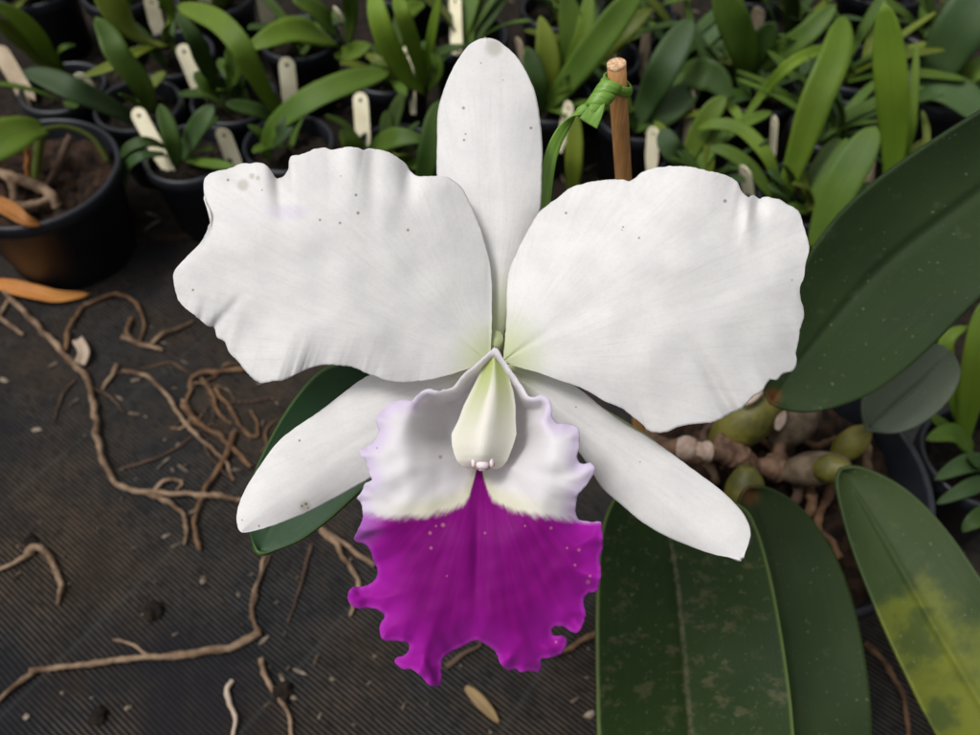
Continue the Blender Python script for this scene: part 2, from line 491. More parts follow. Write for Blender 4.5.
# dark soil-coloured sheet added under the seedling pots, painting in the shade between them
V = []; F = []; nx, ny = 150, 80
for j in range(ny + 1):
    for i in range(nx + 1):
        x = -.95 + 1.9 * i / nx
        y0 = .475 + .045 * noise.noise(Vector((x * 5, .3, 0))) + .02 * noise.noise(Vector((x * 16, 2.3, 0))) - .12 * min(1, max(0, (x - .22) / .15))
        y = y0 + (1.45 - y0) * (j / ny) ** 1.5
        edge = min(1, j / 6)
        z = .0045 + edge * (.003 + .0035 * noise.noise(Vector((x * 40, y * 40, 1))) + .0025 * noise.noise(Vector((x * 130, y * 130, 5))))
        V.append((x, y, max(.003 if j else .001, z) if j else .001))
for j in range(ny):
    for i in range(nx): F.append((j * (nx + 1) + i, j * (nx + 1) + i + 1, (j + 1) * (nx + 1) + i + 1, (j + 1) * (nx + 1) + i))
link('pot_shade_sheet', mesh('pot_shade_sheet', V, F), M['soil'], kind='structure')

# ------------------------------------------------------------------ pots
def pot(name, c, r, h, label, soilmat='soil', group=None, soil_drop=.014, lump=.004):
    root = empty('plant_pot', (c.x, c.y, 0), label=label, category='pot')
    if group: root['group'] = group
    t = .0016; b = r * .76
    prof = [(b, .001), (r * .93, h - .012), (r * .955, h - .0115), (r, h - .010), (r, h - .002), (r - .001, h), (r - .003, h), (r - .004, h - .002),
            (r * .93 - t, h - .014), (r * .90 - t, h - soil_drop - .008)]
    lathe('pot_wall', prof, M['pot'], root, loc=(c.x, c.y, 0))
    V = []; F = []; seg = 48; rings = 22
    rs = r * .93 - t - .0006
    for i in range(rings + 1):
        for k in range(seg):
            a = 2 * math.pi * k / seg; q = rs * i / rings
            x, y = c.x + q * math.cos(a), c.y + q * math.sin(a)
            z = h - soil_drop + lump * noise.noise(Vector((x * 120, y * 120, 3))) + lump * .8 * noise.noise(Vector((x * 300, y * 300, 7)))
            V.append((x, y, z if i < rings else h - soil_drop - .004))
    for i in range(rings):
        for k in range(seg):
            F.append((i * seg + k, (i + 1) * seg + k, (i + 1) * seg + (k + 1) % seg, i * seg + (k + 1) % seg))
    link('potting_soil', mesh('potting_soil', V, F), M[soilmat], root)
    return root

RZ = .075; RR = .037
POTS = {}
pot_px = {'a': (35, -14), 'b': (62, 86), 'c': (138, 103), 'd': (172, 53), 'e': (232, 98), 'f': (190, 150), 'g': (288, 142), 'h': (300, 36),
          'i': (388, 68), 'j': (395, 152), 'k': (550, 95), 'l': (640, 112), 'm': (712, 178), 'n': (800, 192), 'o': (742, 78), 'q': (892, 172),
          'r': (940, 85), 's': (985, 455), 't': (848, 62), 'u': (566, 8), 'v': (650, 22), 'w': (468, 34), 'x': (120, -10), 'y': (215, -6), 'z': (760, -8), 'A': (880, -14), 'B': (405, -16), 'C': (690, 48), 'D': (838, 128), 'E': (600, 55), 'F': (790, 20), 'G': (930, 22)}
pos = {k: at_z(p[0], p[1], RZ) for k, p in pot_px.items()}
big_left = at_z(33, 170, .085)
orch = at_z(782, 475, .12)
fixed = [(big_left, .064), (orch, .078)]
for it in range(60):
    ks = list(pos)
    for i, a in enumerate(ks):
        for b in ks[i + 1:]:
            d = pos[a] - pos[b]; d.z = 0
            need = 2 * RR + .001
            if d.length < need:
                s = d.normalized() * (need - d.length) * .5
                pos[a] += s; pos[b] -= s
        for c, r in fixed:
            d = pos[a] - c; d.z = 0
            if d.length < r + RR + .002: pos[a] += d.normalized() * (r + RR + .002 - d.length)
POTLAB = {
 'a': 'black pot cut by the top left corner of the photo', 'b': 'black pot just behind the big dry-plant pot at left',
 'c': 'small black pot holding the seedling with long dark leaf reaching left', 'd': 'black pot with thin pale rim under the olive-leaved seedling at upper left',
 'e': 'black pot between two cream tags, under a drooping bright leaf', 'f': 'front black pot touching the left petal top corner',
 'g': 'black pot half hidden behind the left petal, holding an arching leaf', 'h': 'black pot behind the widest cream tag',
 'i': 'black pot left of the upright white sepal', 'j': 'black pot hidden low between left petal and upright sepal',
 'k': 'black pot just right of the upright sepal', 'l': 'black pot behind the bamboo stake', 'm': 'black pot with curved rim showing above the right petal',
 'n': 'black pot at the outer top corner of the right petal', 'o': 'dark pot under a triangular green leaf above the right petal',
 'q': 'black pot under the tallest bright upright leaf', 'r': 'dark pot under the bluish leaves at upper right', 's': 'black pot at the right edge, beside the main orchid pot',
 't': 'black pot in shade between two bright upright leaves', 'u': 'black pot at the top edge right of the upright sepal', 'v': 'black pot at the top edge behind the stake',
 'w': 'black pot straight behind the tip of the upright sepal', 'x': 'black pot at the top edge behind olive leaves', 'y': 'black pot at the top edge above the arching bright leaf',
 'z': 'black pot at the top edge, right of centre', 'A': 'black pot at the top edge behind the tallest leaf', 'B': 'black pot at the top edge left of the upright sepal', 'C': 'black pot in deep shade under the dark pointed leaf', 'D': 'black pot between the tall folded leaf and the tallest bright leaf', 'E': 'black pot behind the long diagonal leaf', 'F': 'black pot in shade behind the leafy seedling, near the top edge', 'G': 'black pot behind the wide bluish leaves at upper right'}
for k in pos:
    POTS[k] = pot('plant_pot', pos[k], RR, RZ, POTLAB[k], group='small black pots of orchid seedlings')

pot('plant_pot', big_left, .064, .085, 'large black plastic pot with a withered orchid at left edge', 'bark', soil_drop=.012, lump=.010)
pot('plant_pot', orch, .078, .12, 'round black pot of the flowering orchid, rim showing right of the bulbs', 'bark', soil_drop=.016, lump=.012)

# ------------------------------------------------------------------ seedlings
def px_leaf(parent, pts, wpx, mat, prof='strap', **kw):
    P = []
    for (x, y, z) in pts: P.append(at_z(x, y, z))
    midp = P[len(P) // 2]
    d = (midp - CAM).dot(FWD)
    return strip('leaf', P, wpx * d / FPX, M[mat], parent, prof=prof, **kw)
def rnd_leaf(parent, c, az, L, w, mat, lean):
    P = []
    for i in range(5):
        t = i / 4
        r = L * (math.sin(lean) * t + .25 * t * t)
        z = L * (math.cos(lean) * t - .35 * t * t * math.sin(lean))
        P.append(Vector((c.x + math.cos(az) * r, c.y + math.sin(az) * r, RZ - .012 + z)))
    f = Vector((-math.cos(az) * .8, -math.sin(az) * .8, .9)).normalized()
    return strip('leaf', P, w, M[mat], parent, facing=f, wav=.08)

SEED = {
 'b': ('seedling with two straight leaves leaning off the left edge', [
   ([(60, 76, .07), (36, 38, .12), (14, 16, .145), (-8, 4, .16)], 21, 'bright'), ([(62, 78, .07), (32, 50, .11), (-6, 20, .15)], 21, 'olive'),
   ([(66, 74, .07), (58, 56, .1), (64, 47, .115), (76, 45, .11)], 6, 'mid')]),
 'c': ('seedling with long blue-green leaf reaching over the big left pot', [
   ([(140, 124, .07), (112, 108, .10), (76, 91, .125), (46, 78, .13), (23, 71, .13)], 25, 'blue'),
   ([(150, 113, .07), (143, 88, .10), (118, 55, .13), (108, 35, .14), (95, 17, .15)], 25, 'mid')]),
 'd': ('olive-leaved seedling right behind the blue-green leaf at upper left', [
   ([(165, 45, .07), (148, 40, .10), (122, 18, .14), (92, -18, .17)], 34, 'olive'), ([(160, 46, .07), (138, 52, .10), (112, 66, .10), (83, 77, .10)], 12, 'olive'),
   ([(166, 42, .07), (168, 16, .12), (163, -12, .15)], 17, 'bright'), ([(166, 45, .07), (182, 50, .08)], 5, 'olive')]),
 'e': ('dark seedling standing left of the arching bright leaf', [
   ([(224, 94, .07), (206, 66, .11), (194, 38, .14), (176, 12, .155)], 19, 'dark'), ([(226, 96, .07), (233, 70, .11), (230, 42, .13)], 18, 'mid'),
   ([(224, 96, .07), (208, 85, .09), (194, 72, .10)], 17, 'mid')]),
 'f': ('front seedling with short crossed leaves, one tip browned', [
   ([(176, 166, .07), (172, 140, .10), (160, 104, .12)], 17, 'dark'), ([(182, 158, .07), (194, 134, .10), (204, 118, .115), (213, 105, .12)], 22, 'blue'),
   ([(172, 150, .07), (148, 142, .10), (130, 147, .10), (121, 158, .09)], 12, 'dark'), ([(168, 154, .07), (142, 156, .085), (126, 170, .07), (120, 198, .045)], 11, 'blue'),
   ([(186, 160, .07), (212, 164, .085), (236, 167, .09)], 11, 'mid'), ([(186, 152, .07), (203, 128, .1), (218, 117, .1)], 12, 'dark')]),
 'g': ('seedling with bright arching leaf and long dark bent leaf above left petal', [
   ([(284, 120, .07), (268, 96, .10), (252, 68, .13), (238, 42, .15), (214, 19, .155), (177, 6, .145)], 23, 'bright'),
   ([(266, 158, .07), (274, 128, .10), (306, 102, .125), (346, 84, .13), (390, 71, .12)], 27, 'mid'),
   ([(268, 152, .07), (280, 136, .1), (290, 122, .11), (300, 112, .11)], 17, 'blue'),
   ([(280, 124, .07), (256, 110, .09), (226, 104, .10)], 14, 'dark'), ([(268, 156, .07), (262, 135, .09), (248, 125, .1)], 8, 'mid')]),
 'h': ('seedling with a broad pale oval leaf pointing left', [
   ([(336, 44, .07), (318, 35, .10), (290, 32, .12), (266, 40, .125), (246, 50, .12)], 33, 'bright', 'oval'),
   ([(342, 44, .07), (330, 24, .11), (312, 8, .13), (292, 0, .14)], 21, 'mid'), ([(348, 44, .07), (351, 18, .11), (350, -12, .15)], 17, 'mid'),
   ([(338, 52, .07), (352, 52, .085), (371, 45, .095)], 22, 'bright', 'oval')]),
 'i': ('yellow-green seedling fanning up beside the upright white sepal', [
   ([(424, 92, .07), (408, 78, .10), (390, 48, .135), (378, 15, .16), (374, -14, .17)], 22, 'bright'), ([(424, 88, .07), (416, 55, .11), (402, 12, .15), (398, -6, .15)], 17, 'bright'),
   ([(426, 86, .07), (430, 45, .12), (440, -6, .16)], 10, 'bright'), ([(428, 92, .07), (438, 70, .10), (431, 42, .12)], 11, 'mid'),
   ([(420, 88, .07), (380, 62, .09), (366, 54, .09)], 11, 'olive'), ([(400, 18, .13), (412, 8, .13), (425, 4, .13)], 16, 'bright', 'oval')]),
 'j': ('low dark seedling between the left petal and upright sepal', [
   ([(420, 190, .07), (428, 160, .10), (434, 130, .12), (440, 100, .135)], 24, 'dark'), ([(368, 152, .07), (396, 138, .10), (426, 140, .10)], 23, 'mid', 'oval'),
   ([(356, 160, .07), (350, 142, .09), (340, 130, .10)], 22, 'mid', 'oval'), ([(368, 150, .07), (345, 125, .09), (325, 115, .1)], 6, 'mid')]),
 'k': ('seedling with one long straight leaf crossing diagonally left of the stake', [
   ([(546, 108, .07), (566, 84, .095), (598, 42, .13), (642, -14, .17)], 29, 'mid'), ([(548, 104, .07), (548, 70, .10), (546, 42, .12), (540, 16, .135)], 25, 'olive', 'oval'),
   ([(540, 112, .07), (536, 82, .10), (528, 48, .12)], 22, 'dark'), ([(554, 100, .07), (572, 50, .11), (566, -8, .15)], 25, 'mid'),
   ([(560, 96, .07), (600, 50, .10), (626, 28, .12), (652, 8, .13)], 27, 'olive', 'oval'), ([(556, 96, .07), (582, 40, .12), (590, -10, .15)], 18, 'bright'),
   ([(572, 200, .05), (574, 160, .09), (575, 112, .12)], 17, 'olive')]),
 'l': ('seedling with broad dark pointed leaf right behind the stake', [
   ([(634, 128, .07), (646, 104, .09), (664, 68, .125), (692, 18, .15)], 32, 'blue', 'strap'), ([(650, 128, .07), (668, 108, .09), (700, 86, .10)], 32, 'blue', 'oval'),
   ([(640, 128, .07), (620, 110, .1), (606, 75, .12)], 22, 'dark'), ([(648, 126, .07), (656, 134, .08), (668, 142, .08)], 16, 'mid')]),
 'm': ('bright seedling with narrow curled leaves above the right petal', [
   ([(686, 168, .07), (696, 140, .09), (712, 112, .11), (726, 96, .12)], 22, 'bright'), ([(690, 165, .07), (672, 150, .09), (662, 128, .1)], 22, 'blue'),
   ([(724, 100, .09), (736, 112, .09), (742, 124, .085)], 9, 'bright'), ([(694, 166, .07), (735, 128, .10), (772, 112, .105)], 12, 'mid')]),
 'n': ('seedling with tall bright folded leaf at the right petal corner', [
   ([(782, 202, .07), (796, 160, .10), (816, 100, .14), (834, 58, .16), (844, 16, .17)], 32, 'bright'),
   ([(780, 196, .07), (768, 158, .10), (742, 130, .11), (716, 124, .11), (696, 130, .10)], 14, 'bright'), ([(776, 202, .07), (752, 170, .09), (728, 152, .10), (708, 148, .1)], 14, 'mid'),
   ([(814, 250, .07), (834, 200, .105), (852, 166, .125), (876, 126, .145)], 36, 'mid'), ([(820, 250, .07), (850, 212, .1), (868, 182, .115)], 24, 'mid')]),
 'o': ('leafy seedling with triangular leaf behind the right petal', [
   ([(744, 80, .07), (744, 55, .10), (734, 25, .13), (716, -14, .16)], 34, 'mid'), ([(746, 78, .07), (758, 50, .10), (774, 22, .125)], 25, 'dark'),
   ([(752, 74, .07), (780, 52, .10), (806, 34, .12), (836, 4, .14)], 22, 'mid'), ([(676, 74, .09), (700, 74, .11), (716, 80, .11), (732, 100, .10)], 32, 'dark', 'oval'),
   ([(742, 122, .07), (764, 92, .09), (788, 66, .115), (812, 53, .12), (842, 48, .11)], 12, 'bright'), ([(738, 82, .07), (712, 62, .09), (694, 30, .11)], 12, 'dark')]),
 'q': ('seedling with the tallest upright rounded bright leaf', [
   ([(890, 190, .07), (894, 140, .11), (890, 70, .16), (884, 2, .20)], 31, 'bright'), ([(902, 180, .07), (912, 120, .12), (917, 42, .16)], 8, 'bright'),
   ([(908, 170, .07), (926, 142, .09), (922, 110, .10)], 7, 'olive'), ([(898, 175, .07), (915, 158, .08), (930, 138, .09)], 22, 'olive', 'oval'), ([(900, 168, .07), (908, 120, .10), (906, 70, .12)], 18, 'dark')]),
 'r': ('seedling with wide bluish leaves in the upper right corner', [
   ([(928, 96, .07), (944, 58, .10), (966, 20, .13), (1000, -30, .16)], 50, 'blue'), ([(906, 100, .07), (935, 88, .09), (962, 98, .09), (996, 128, .08)], 34, 'blue', 'oval'),
   ([(956, 90, .07), (974, 72, .09), (1000, 62, .1)], 24, 'mid')]),
 's': ('seedling at the right edge with narrow upright leaf above small oval leaves', [
   ([(962, 446, .07), (970, 400, .10), (978, 350, .13), (984, 300, .15)], 25, 'bright'), ([(972, 450, .07), (952, 434, .09), (926, 440, .09)], 24, 'mid', 'oval'),
   ([(990, 462, .07), (965, 464, .085), (934, 480, .08)], 20, 'blue', 'oval'), ([(996, 478, .07), (968, 488, .08), (936, 504, .075)], 17, 'blue', 'oval'), ([(1000, 508, .07), (975, 520, .075), (962, 532, .07)], 20, 'dark', 'oval'),
   ([(966, 440, .07), (945, 350, .12), (968, 326, .13)], 16, 'bright')]),
}
MISC = {'a': 'shadowy seedling at the top left corner', 't': 'dark seedling between the two tallest bright leaves', 'u': 'seedling at the top edge right of the upright sepal', 'v': 'dark seedling at the top edge behind the stake',
        'w': 'dark seedling straight behind the tip of the upright sepal', 'x': 'seedling at the top edge behind the olive leaves', 'y': 'seedling at the top edge above the arching bright leaf',
        'z': 'seedling at the top edge above the triangular leaf', 'A': 'dark seedling at the top edge behind the tallest leaf', 'B': 'seedling at the top edge left of the upright sepal', 'C': 'dark seedling crowded between stake and triangular leaf', 'D': 'low dark seedling between the tall folded leaf and the tallest bright leaf', 'E': 'seedling behind the long diagonal leaf by the stake', 'F': 'dark seedling near the top edge, right of the brown tag', 'G': 'dark seedling behind the wide bluish leaves at upper right'}
rng = random.Random(11)
for k in pos:
    lab = SEED[k][0] if k in SEED else MISC[k]
    root = empty('orchid_seedling', (pos[k].x, pos[k].y, RZ - .013), label=lab, category='seedling', group='young orchids in small black pots')
    if k in SEED:
        for L in SEED[k][1]:
            px_leaf(root, L[0], L[1], L[2], L[3] if len(L) > 3 else 'strap', roll=rng.uniform(-.25, .25), wav=.05)
    nr = 13 if k not in SEED else (11 if pos[k].x > 0 else 8)
    if k in 'fgbcds': nr = 2
    for i in range(nr):
        st = pos[k].x > 0
        az = rng.uniform(0, 2 * math.pi)
        m = rng.choice(['dark', 'dark', 'mid', 'mid', 'blue', 'olive'] if st else ['dark', 'mid', 'olive', 'mid'])
        short = k in SEED
        rnd_leaf(root, pos[k] + Vector((rng.uniform(-.01, .01), rng.uniform(-.01, .01), 0)), az, rng.uniform(.035, .06) if short else rng.uniform(.055, .10), rng.uniform(.006, .015), m, rng.uniform(.25, .9))

# ------------------------------------------------------------------ plant tags
def tag(px0, py0, px1, py1, wpx, label, mat='tag', notch=False, lift=.037, hole=True):
    bot = at_z(px1, py1, RZ - .012); top = at_z(px0, py0, RZ - .012 + lift)
    d = (top - CAM).dot(FWD); w = .0135
    vis = min(1, (wpx * d / FPX) / w)
    A = (top - bot); L = A.length; A.normalize()
    yaw = math.acos(vis)
    view = (CAM - top).normalized()
    S = A.cross(view).normalized(); Nn = S.cross(A).normalized()
    S2 = S * math.cos(yaw) + Nn * math.sin(yaw); N2 = S2.cross(A).normalized()
    if N2.dot(view) < 0: N2 = -N2
    hw = w / 2; pts = []
    if notch: pts += [(-hw, .004), (-hw * .35, -.004), (hw * .1, .008), (hw * .55, .003)]
    else: pts += [(-hw * .45, -.012), (hw * .45, -.012)]
    pts.append((hw, .01))
    for i in range(13):
        a = math.pi * i / 12
        pts.append((hw * math.cos(a), L - hw + hw * math.sin(a)))
    if not notch: pts.append((-hw, .01))
    bm = bmesh.new()
    to3 = lambda u, v, k=0: bot + S2 * u + A * v + N2 * k
    vs = [bm.verts.new(to3(u, v)) for u, v in pts]
    es = [bm.edges.new((vs[i], vs[(i + 1) % len(vs)])) for i in range(len(vs))]
    if hole:
        hs = [bm.verts.new(to3(.0016 * math.cos(2 * math.pi * i / 12), L - hw * .95 + .0016 * math.sin(2 * math.pi * i / 12))) for i in range(12)]
        es += [bm.edges.new((hs[i], hs[(i + 1) % 12])) for i in range(12)]
    bmesh.ops.triangle_fill(bm, edges=es, use_beauty=True)
    bmesh.ops.recalc_face_normals(bm, faces=bm.faces)
    me = bpy.data.meshes.new('plant_tag'); bm.to_mesh(me); bm.free()
    o = solid(link('plant_tag', me, M[mat], None, label=label, category='plant tag', group='plastic tags stuck in the seedling pots'), .0008, 0)
    return o
TAGS = [
 (-3, 46, 33, 106, 19, 'beige plant tag with broken notched lower end at left edge', 'tagbrown', True),
 (78, 73, 100, 110, 15, 'cream tag half covered by a yellowish leaf above the big left pot'),
 (135, 108, 168, 168, 15, 'cream tag with clear hole above the rim of the front seedling pot'),
 (150, -4, 159, 34, 14, 'cream tag behind the olive seedling at the top edge'),
 (181, 44, 203, 98, 15, 'long leaning cream tag beside the short dark leaf at upper left'),
 (286, 57, 291, 108, 19, 'widest cream tag facing the camera, round hole at its top'),
 (221, 128, 238, 172, 15, 'short cream tag just above the left petal corner'),
 (263, -8, 269, 26, 15, 'cream tag crossed by a thin brownish leaf at the top edge'),
 (360, 92, 364, 150, 15, 'pale tag hanging below the long dark bent leaf, no leaf in front'),
 (406, 46, 412, 100, 10, 'narrow tag among the yellow-green leaves left of the sepal'),
 (338, 10, 340, 30, 9, 'small tag peeking out behind the pale oval leaf'),
 (455, -6, 457, 56, 12, 'upright tag directly above-left of the upright sepal tip'),
 (518, 38, 526, 74, 6, 'thin edge-on tag touching the right side of the upright sepal', 'tagbrown'),
 (650, 8, 643, 64, 9, 'brownish upright tag just right of the stake top', 'tagbrown'),
 (570, 102, 562, 140, 11, 'whitish tag behind the green tie tail'),
 (613, 52, 608, 88, 10, 'tag tip poking out right above the cut end of the stake'),
 (677, -8, 678, 22, 11, 'tag with a brown lower end at the top edge right of the stake', 'tagbrown'),
 (690, 86, 687, 142, 9, 'tan rounded tag standing tall above the right petal', 'tagbrown'),
 (654, 127, 651, 170, 13, 'whitish rounded tag at the top edge of right petal', 'tag'),
 (733, 37, 728, 76, 12, 'grey-tan rounded tag above the triangular leaf', 'tagbrown'),
 (760, 8, 752, 40, 14, 'broad pale brown tag between dark leaves at upper right', 'tagbrown'),
 (775, 116, 772, 160, 6, 'very narrow pale tag left of the tall folded leaf'),
 (808, 62, 802, 92, 9, 'tag hidden against the left edge of the tall folded leaf', 'tagbrown'),
 (872, 132, 868, 190, 9, 'dull tag left of the base of the tallest bright leaf', 'tagbrown'),
 (856, 186, 847, 226, 9, 'cream slanted tag next to the dark big leaf edge'),
 (744, 166, 750, 205, 11, 'pale tag just over the frilled top of the right petal', 'tag'),
 (945, -8, 940, 22, 6, 'thin brown tag beside the bluish leaf in upper right corner', 'tagbrown'),
 (203, -10, 208, 14, 12, 'tag cut by the top edge above the arching leaf'),
]
for T in TAGS:
    tag(*T[:6], T[6] if len(T) > 6 else 'tag', T[7] if len(T) > 7 else False, hole=not (len(T) > 7 and T[7]))

# ------------------------------------------------------------------ withered plant in the big left pot
SZ = .085 - .012
wp = empty('withered_orchid', (big_left.x, big_left.y, SZ), label='withered orchid of dry brown roots and one green leaf in big left pot', category='orchid')
tubes('root', [([at_z(-20, 168, SZ + .01), at_z(8, 176, SZ + .012), at_z(32, 184, SZ + .014), at_z(50, 194, SZ + .012), at_z(58, 206, SZ + .004)], .0042),
               ([at_z(-15, 206, SZ + .006), at_z(18, 206, SZ + .008), at_z(40, 203, SZ + .01), at_z(54, 196, SZ + .008)], .0035),
               ([at_z(10, 178, SZ + .012), at_z(14, 192, SZ + .01), at_z(12, 204, SZ + .006)], .003)], M['root'], wp, wob=.3)
tubes('stem', [([at_z(28, 186, SZ), at_z(29, 168, SZ + .012), at_z(27, 148, SZ + .026)], .002)], M['deadleaf'], wp, wob=.2)
tubes('stem', [([at_z(46, 190, SZ), at_z(58, 164, SZ + .015), at_z(70, 136, SZ + .03)], lambda t: .0022 + .001 * t)], M['rootdark'], wp, wob=.3)
tubes('stem', [([at_z(36, 186, SZ), at_z(37, 160, SZ + .016), at_z(42, 128, SZ + .034)], .0035)], M['olive'], wp)
tubes('stem', [([at_z(42, 130, SZ + .034), at_z(66, 127, SZ + .03), at_z(92, 138, SZ + .02), at_z(108, 162, SZ + .004)], .0018)], M['olive'], wp)
strip('leaf', [at_z(44, 128, SZ + .034), at_z(24, 130, SZ + .045), at_z(2, 140, SZ + .05), at_z(-40, 160, SZ + .05)], .028, M['bright'], wp)
o = strip('fallen_leaf', [at_z(-12, 200, .088), at_z(10, 210, .092), at_z(26, 221, .0905), at_z(42, 225, .084)], .012, M['deadleaf'], None, fold=.5, prof='oval', wav=.1)
o['label'] = 'orange-brown curled dead leaf drooping over the rim of the big left pot'; o['category'] = 'dead leaf'

# ------------------------------------------------------------------ roots and litter on the ground
def gpath(p, r=.0022): return [at_z(x, y, r * .8) for x, y in p]
def groot(label, parts, mat, cat='dry root'):
    lst = []
    for p, r in parts:
        P = gpath(p, r)
        for i in range(1, len(P) - 1): P[i].z += rng.uniform(0, .003)
        lst.append((P, (lambda r: (lambda t: r * (.90 - .38 * t)))(r)))
    o = tubes('dry_root', lst, M[mat], None, wob=.35, seg=9, label=label, category=cat, group='dry roots scattered on the ground mat')
    return o
groot('long tan root running from left edge down and under the left sepal', [
    ([(-12, 274), (20, 308), (48, 338), (76, 366), (90, 386), (97, 420), (104, 462), (122, 486), (150, 493), (190, 495), (236, 500), (275, 508), (308, 525), (322, 530), (342, 543), (374, 566)], .0029),
    ([(148, 492), (168, 503), (183, 516), (186, 530), (184, 544)], .0022), ([(152, 492), (166, 482), (180, 481), (176, 490)], .0016),
    ([(322, 530), (332, 540), (346, 560), (358, 585), (350, 616)], .0023)], 'root')
groot('curled brown root looping beside the base of the big left pot', [([(68, 350), (69, 332), (80, 312), (96, 301), (116, 296), (134, 303), (144, 318), (143, 332), (137, 345)], .0021), ([(132, 318), (128, 332), (134, 342)], .002)], 'rootred')
groot('forked tan root stub right of the curled root', [([(122, 337), (140, 344), (152, 348), (162, 350)], .0026), ([(152, 344), (168, 334), (194, 322)], .002)], 'root')
groot('curved greenish-brown root crossing the mat toward the left sepal', [([(122, 370), (146, 376), (165, 392), (182, 418), (200, 440), (222, 460), (233, 480)], .0019)], 'root')
groot('branching reddish root cluster beside the left petal underside', [
    ([(184, 404), (190, 414), (198, 424), (216, 434), (232, 448), (252, 466)], .0027), ([(244, 368), (222, 371), (198, 377), (190, 392), (184, 404)], .0024),
    ([(202, 380), (212, 392), (216, 406), (224, 420), (232, 424)], .0019), ([(214, 388), (226, 402), (240, 425), (256, 437), (258, 426), (250, 410)], .0019), ([(198, 424), (202, 414)], .0015)], 'rootred')
groot('dark slanting root above the pale horizontal root', [([(234, 430), (228, 452), (214, 478), (202, 500), (195, 520), (196, 536), (200, 550)], .0024)], 'rootred')
groot('thick orange-tan root lying across the bottom left mat', [
    ([(260, 632), (240, 643), (212, 652), (180, 655), (146, 657), (100, 664), (62, 670), (30, 671)], .0028), ([(260, 632), (251, 616), (255, 590), (264, 562), (272, 540)], .0015),
    ([(38, 670), (22, 682), (-8, 706)], .002), ([(150, 656), (132, 645), (114, 640)], .0014)], 'root')
groot('kinked pale root stub near the left edge', [([(28, 552), (38, 549), (48, 556), (56, 572), (61, 588), (57, 604)], .0026), ([(34, 552), (18, 563), (-8, 573)], .0019)], 'root')
groot('thin pale wavy root at the bottom left', [([(230, 682), (227, 692), (231, 706), (237, 718), (233, 742)], .0019)], 'rootpale')
groot('tan root pointing down at the bottom edge beside the pale wavy root', [([(262, 660), (266, 676), (274, 692), (286, 708), (294, 742)], .0021)], 'root')
groot('brown root peeking out between magenta lip and scarred leaf', [([(612, 628), (588, 637), (566, 650), (545, 657)], .0024)], 'rootred')
groot('thin root at bottom right between the two large leaves', [([(864, 642), (878, 656), (892, 676), (903, 704), (908, 745)], .0021), ([(872, 596), (862, 608), (857, 622)], .0016)], 'rootred')
groot('tan root fragment just below the notch of the magenta lip', [([(446, 668), (462, 656), (478, 647), (480, 640)], .0018)], 'rootdark')
groot('grey dim thin root straight below the left sepal tip', [([(268, 556), (258, 590), (250, 620)], .0013)], 'rootdark')
groot('grey dim thin root below the glossy green leaf', [([(312, 545), (302, 580), (290, 622)], .0013)], 'rootdark')
groot('grey dim thread of root crossing between the long tan root and the pot', [([(92, 386), (112, 400), (126, 412)], .0012), ([(76, 380), (64, 396), (56, 420)], .0011)], 'rootdark')
groot('dim reddish thread slanting up to the horizontal pale root', [([(120, 470), (170, 452), (215, 420)], .0011)], 'rootdark')
for i in range(9):
    x, y = rng.gauss(205, 26), rng.gauss(400, 30); a = rng.uniform(0, 6.28); pp = [(x, y)]
    for k in range(5):
        a += rng.uniform(-.8, .8); x += 11 * math.cos(a); y += 9 * math.sin(a); pp.append((x, y))
    o = groot('thin curly brown root in the tangle between left petal and left sepal', [(pp, rng.uniform(.0007, .0012))], rng.choice(['rootred', 'rootdark', 'root']))
    o['group'] = 'thin roots tangled beside the left petal'
groot('short tan twig lying across the mat below the curled root', [([(118, 364), (110, 378), (104, 390)], .0022)], 'root')
groot('pair of short sticks at the left edge beside the long tan root', [([(-8, 312), (10, 326), (24, 334)], .0024), ([(8, 300), (2, 316), (-6, 330)], .0016)], 'root')
o = strip('fallen_leaf', [at_z(-14, 282, .003), at_z(16, 288, .006), at_z(42, 294, .007), at_z(60, 297, .005), at_z(90, 294, .003)], .0125, M['deadleaf'], None, fold=.4, prof='oval', wav=.12)
o['label'] = 'orange dead leaf lying on the ground in front of the big left pot'; o['category'] = 'dead leaf'
o = strip('fallen_leaf', [at_z(466, 687, .002), at_z(480, 701, .005), at_z(490, 712, .004), at_z(499, 723, .002)], .0065, M['tanleaf'], None, fold=.4, prof='oval')
o['label'] = 'small tan leaf scrap on the mat below the magenta lip'; o['category'] = 'dead leaf'
o = strip('fallen_leaf', [at_z(78, 340, .004), at_z(84, 352, .007), at_z(80, 364, .003)], .008, M['rootpale'], None, fold=.3, prof='even')
o['label'] = 'pale curled leaf scrap resting on the long tan root'; o['category'] = 'dead leaf'

def clump(px, py, r, label):
    c = at_z(px, py, r * .4)
    bm = bmesh.new(); bmesh.ops.create_icosphere(bm, subdivisions=3, radius=r)
    for v in bm.verts:
        v.co *= 1 + .45 * noise.noise(v.co * (1.6 / r) + Vector((px, 0, 0)))
        v.co.z *= .6; v.co += c
    me = bpy.data.meshes.new('bark_chip'); bm.to_mesh(me); bm.free()
    link('bark_chip', me, M['soil'], None, label=label, category='bark chip', group='bark chips on the ground mat')
clump(152, 610, .006, 'dark round bark chip with frayed fibres left of centre on the mat')
clump(283, 693, .006, 'dark bark chip touching the tan root near the bottom edge')
clump(98, 716, .005, 'brown bark crumb at the bottom edge left')
clump(30, 540, .004, 'small reddish bark crumb beside the kinked pale root')

